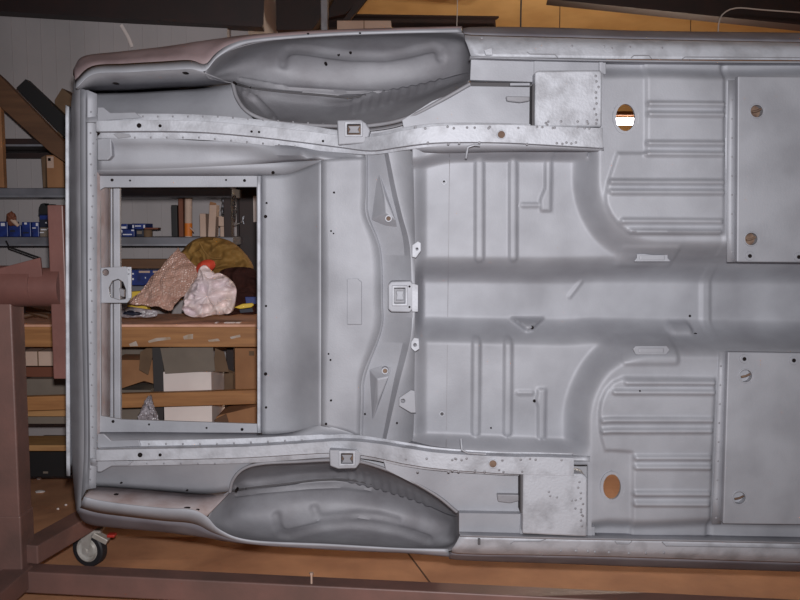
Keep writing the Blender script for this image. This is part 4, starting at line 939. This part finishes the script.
def outline_bag(name, pts, d, dep, m, parent, seed, puff=1.0, wr=.012, nr=18, na=110):
    """Soft closed form with the measured outline, bulging towards and away from the viewer."""
    L = cat([Vector((p[0], 0, p[1])) for p in pts + [pts[0]]], na + 1)[:-1]
    c = L.mean(axis=0); vs, fs = [], []
    for side in (-1, 1):
        for r in range(nr + (0 if side > 0 else 1)):
            f = 1 - r / nr if side < 0 else r / nr
    rings = []
    for k in range(-nr, nr + 1):
        t = abs(k) / nr; f = math.sqrt(max(0, 1 - t ** 2)) if t < 1 else 0.0
        f = max(f, .02); y = k / nr
        ring = []
        for i in range(na):
            px = c[0] + (L[i][0] - c[0]) * f; py = c[2] + (L[i][2] - c[2]) * f
            p = ray(px, py, d); q = Vector((px * .055, py * .055, seed + k * .02))
            wv = (1 - abs(noise.noise(q * 1.6)) * 3.2) * wr + (.5 - abs(noise.noise(q * 2.6)) * 2) * wr * .5
            yy = y * dep * (1 if y > 0 else puff) - (wv if k < 0 else 0)
            ring.append(len(vs)); vs.append((p.x, d + yy, p.z))
        rings.append(ring)
    for a, b in zip(rings, rings[1:]):
        for i in range(na): fs.append((a[i], a[(i + 1) % na], b[(i + 1) % na], b[i]))
    fs += [tuple(rings[0]), tuple(rings[-1])]
    return mesh(name, vs, fs, m, parent, 75)
outline_bag('bag_body', [(180, 268), (183, 250), (196, 239), (212, 237), (230, 241), (244, 252), (253, 266), (250, 272), (236, 270), (228, 290), (215, 305), (190, 300)], BF + .40, .085, M['canvas'], cb, 2, wr=.03)
tube('fold_seam', cat([ray(*p) for p in [(200, 243, BF + .31), (205, 252, BF + .30), (212, 258, BF + .305), (222, 258, BF + .31)]], 14), .006, M['canvas'], cb, 8)
o = outline_bag('red_cloth', [(196, 268), (199, 263), (207, 259.5), (214, 261), (215, 267), (208, 273), (199, 274)], BF + .2, .03, M['redcloth'], None, 5, wr=.006); tag(o, 'bright red cloth tucked between canvas bag and white bag', 'cloth')
bw = crumple('bubble_wrap', [ray(178, 247, BF + .3), ray(204, 276, BF + .22), ray(170, 310, BF + .12), ray(128, 304, BF + .16)], 0, 0, 150, 150, .022, M['bubble'], 3, sag=.03, freq=6, bub=30)
tag(bw, 'sheet of pinkish bubble wrap draped on the bench', 'bubble wrap')
wbag = empty('plastic_bag', ray(210, 316, BF + .12), 'crumpled white plastic bag lying on the bench', 'bag')
outline_bag('bag_body', [(183, 309), (186, 295), (192, 284), (199, 276), (206, 268), (213, 273), (220, 273), (230, 279), (236, 288), (235, 305), (230, 313), (212, 315), (200, 317.5), (189, 315)], BF + .105, .055, M['plastic'], wbag, 7, wr=.028)
outline_bag('bag_knot', [(197, 279), (199, 269), (205, 265), (211, 270), (216, 276), (207, 281)], BF + .09, .03, M['plastic'], wbag, 9, wr=.012, na=40)
o = outline_bag('brown_sack', [(212, 285), (222, 270), (244, 267), (257, 272), (262, 290), (260, 312), (240, 314), (222, 313)], BF + .23, .06, M['sack'], None, 12, wr=.02); tag(o, 'dark brown sack behind the white plastic bag', 'sack')
tbp = empty('clear_tube_bag', ray(138, 316, BF + .06), 'clear crinkled plastic sleeve lying at the left of the bench', 'plastic')
outline_bag('sleeve', [(116, 312), (121, 307.5), (132, 307), (146, 309), (156, 310.5), (157.5, 314), (154, 317), (138, 317.5), (121, 317)], BF + .08, .03, M['foil'], tbp, 4, wr=.012)
outline_bag('blue_contents', [(123, 314), (126, 310.5), (136, 311), (142, 314), (134, 316)], BF + .055, .02, M['navy'], tbp, 6, wr=.004, na=24)
sc = empty('utility_knife', ray(246, 312, BF + .1), 'yellow handled tool lying on the bench beside the white bag', 'tool')
prism('handle', [(234, 307.5), (242, 304), (252, 303), (254, 305), (251, 307.5), (240, 309)], BF + .1, .02, M['yellow'], sc, bev=.004); prism('blade', [(240, 313), (239, 309.5), (252, 308), (253, 312)], BF + .11, .015, M['navy'], sc)
o = prism('blue_box', [(245, 297), (260, 297), (260, 304), (246, 304)], BF + .12, .03, M['blue']); tag(o, 'small bright blue box behind the yellow tool', 'box')
for (x0, y0, x1, y1) in ((225, 318, 237, 320), (235, 309.6, 241, 311), (216, 319.5, 218.5, 321)):
    a = ray(x0, y1, 0 + BF + .09); o = box('paper_scrap', (ray(x0, y0, BF + .08).x, BF + .05, bt), (ray(x1, y0, BF + .08).x, BF + .09, bt + .004), M['whitebox'], None, .001)
    tag(o, {225: 'long white paper scrap on the bench edge', 235: 'short white scrap beside the yellow tool', 216: 'tiny white crumb of paper on the bench edge'}[x0], 'paper')
# under the bench
UB = BF + .12
ob = empty('open_white_box', ray(186, 440, UB + .1), 'open white cardboard box with brown flap under the bench', 'box')
pa = ray(163, 372, UB); pb_ = ray(212.5, 440, UB)
box('body', (pa.x, UB, pb_.z), (pb_.x, UB + .3, pa.z), M['whitebox'], ob, .003)
prism('front_flap', [(160, 348), (213, 347), (215, 371), (165, 374)], UB - .012, .006, M['greybox'], ob)
prism('side_flap', [(152, 345), (161, 345), (163.5, 373), (163, 424), (155, 424)], UB + .01, .2, M['wire'], ob)
prism('side_flap', [(215, 348), (224, 352), (229, 372), (213, 372)], UB + .03, .006, M['card2'], ob)
ob2 = empty('orange_carton', ray(138, 400, UB + .3), 'orange brown carton in shadow under the bench left', 'box')
prism('body', [(112, 360), (154, 360), (154, 384), (144, 381), (120, 389), (112, 389)], UB + .16, .2, M['card'], ob2); prism('flap', [(140, 352), (150, 346), (154, 350), (148, 375), (139, 370)], UB + .1, .006, M['card2'], ob2)
o = pbox('grey_box', 112, 348, 146, 361, UB + .37, .2, M['greybox']); tag(o, 'dull grey box far back under the bench top', 'box')
o = pbox('grey_box', 112, 390, 152, 440, UB + .2, .2, M['greybox']); tag(o, 'grey brown box behind the lower bench rail', 'box')
cp = crumple('plastic_sheet', [ray(147, 397, BF + .0), ray(151, 396, BF + .0), ray(160, 424, BF - .01), ray(134, 424, BF - .01)], 0, 0, 26, 26, .018, M['foil'], 8); tag(cp, 'crinkled clear plastic standing below the bench rail', 'plastic')
carton('brown_carton', 234.5, 346, 262, 397, UB + .1, .25, 'card', 'tall brown carton under the right of the bench', lid=False, mark=[(249, 351, 254, 355.5, 'card2')])
o = prism('carton_flap', [(215, 375), (225, 371), (233, 374), (233, 396), (215, 396)], UB + .305, .06, M['card2']); tag(o, 'dull brown folded carton right of the white box', 'box')
lb = empty('low_carton', ray(236, 430, UB), 'brown carton with raised lid below the lower rail', 'box')
prism('body', [(216, 417), (220, 415), (262, 405), (262, 440), (216, 440)], BF + .1, .2, M['card'], lb); prism('lid', [(214, 420), (226, 414), (229, 424), (216, 424)], BF + .09, .008, M['wooddk'], lb)
# left gap, between post and cross bar
o = prism('pink_paper', [(32, 304), (51, 303), (51, 311), (34, 313.5)], BF + .2, .01, M['cardp']); tag(o, 'pale pink paper under the pivot arm', 'paper')
lvs = empty('tool_bundle', ray(38, 325, BF + .08), 'bundle of dark tools lying on the bench behind the post', 'tools')
for i, (a, b) in enumerate((((26, 309), (50, 313)), ((28, 311), (48, 317)), ((24, 316), (46, 311)), ((27, 307), (36, 316)))):
    tube('tool_handle', [ray(*a, BF + .06 + i * .02), ray(*b, BF + .1 + i * .02)], [.014, .01], M['wooddk'], lvs, 8)
carton('seamed_carton', 20, 351.5, 56, 366, UB, .2, 'cardp', 'pinkish carton with centre seam under the bench behind the post', lm='card2')
o = pbox('red_carton', 22, 367, 62, 377, UB + .06, .2, M['brownglove']); tag(o, 'dark red carton below the seamed carton', 'box')
o = pbox('grey_carton', 26, 379, 70, 403, UB, .3, M['greybox']); tag(o, 'grey brown carton resting on the pale plank', 'box')
o = pbox('pale_plank', 20, 403.5, 71, 416.5, UB - .01, .3, M['woodl']); tag(o, 'pale plank under the grey brown carton', 'plank')
o = pbox('flat_carton', 20, 416.8, 71, 424, UB, .3, M['greybox']); tag(o, 'thin grey carton under the pale plank', 'box')
bk = empty('black_crate', ray(48, 478, 4.4), 'black crate on the floor under the bench', 'crate')
pbox('body', 20, 449, 69, 477, 4.36, .3, M['black'], bk); pbox('label', 43, 471.5, 48, 473.5, 4.358, .002, M['greybox'], bk, 0)
# debris on the floor
for i, (x, y, s) in enumerate(((39, 479.5, .012), (40, 492.5, .022), (46, 474.8, .01), (66, 506, .006), (58, 510, .006))):
    v = (300 - y) / F; ry_ = H / math.tan(math.atan((y - 300) / F) + PITCH); p = ray(x, y, ry_)
    o = blob('paper_scrap', (p.x, p.y, .006), (s * 1.3, s, .006), M['whitebox'], None, .3, 3, 2, i, 0)
    tag(o, ['pale crumb near the black crate on the floor', 'white paper scrap on the brown floor', 'tiny scrap at the crate foot', 'small crumb of debris right of the post', 'speck of debris close to the tail'][i], 'scrap')
# bolt standing on the base rail
bp = ray(311.5, 580, 3.05)
bo = empty('loose_bolt', (bp.x, bp.y, .17), 'small bolt standing upright on the base rail', 'bolt')
tube('shank', [(bp.x, bp.y, .17), (bp.x, bp.y, .205)], .004, M['cardp'], bo, 10); tube('head', [(bp.x, bp.y, .205), (bp.x, bp.y, .212)], .008, M['cardp'], bo, 6)
# overhead: white carton on high ledge, hanging wires, leaning stick on the wall
e = carton('high_carton', 337, 20.5, 391, 40, 5.9, .3, 'cardp', 'pale carton stored high behind the upper wheel well', lid=True, lm='card2')
o = tube('hanging_wire', cat([ray(*p) for p in [(457.5, -10, 4.2), (457.3, 10, 4.2), (456.5, 34, 4.2)]], 12), .0022, M['wirel'], None, 6); tag(o, 'thin pale wire hanging above the upper wheel well', 'wire')
o = tube('hanging_wire', cat([ray(*p) for p in [(521.5, -10, 4.2), (521, 6, 4.2), (520.5, 32, 4.2)]], 12), .004, M['wire'], None, 6); tag(o, 'dark wire hanging behind the upper sill', 'wire')
o = tube('hanging_wire', cat([ray(*p) for p in [(718, 36, 4.2), (719, 22, 4.2), (724, 13, 4.2), (737, 8, 4.2), (765, 10, 4.2), (820, 14, 4.2)]], 24), .0035, M['wirel'], None, 6); tag(o, 'curved cable looping in front of the dark roof beam', 'cable')
o = tube('wall_strap', cat([ray(*p) for p in [(121, 25, WD - .03), (124, 30, WD - .03), (128, 37, WD - .03), (132, 47, WD - .03)]], 12), [.010] * 12, M['whitebox'], None, 8, .4); tag(o, 'pale strap hanging on the wall above the tail', 'strap')
o = tube('stick', [ray(6, 241, SD - .02), ray(9, 247, SD - .03), ray(34, 256, SD - .05), ray(40, 258, SD - .05)], .005, M['black'], None, 6); tag(o, 'thin black rod hanging below the second shelf', 'rod')
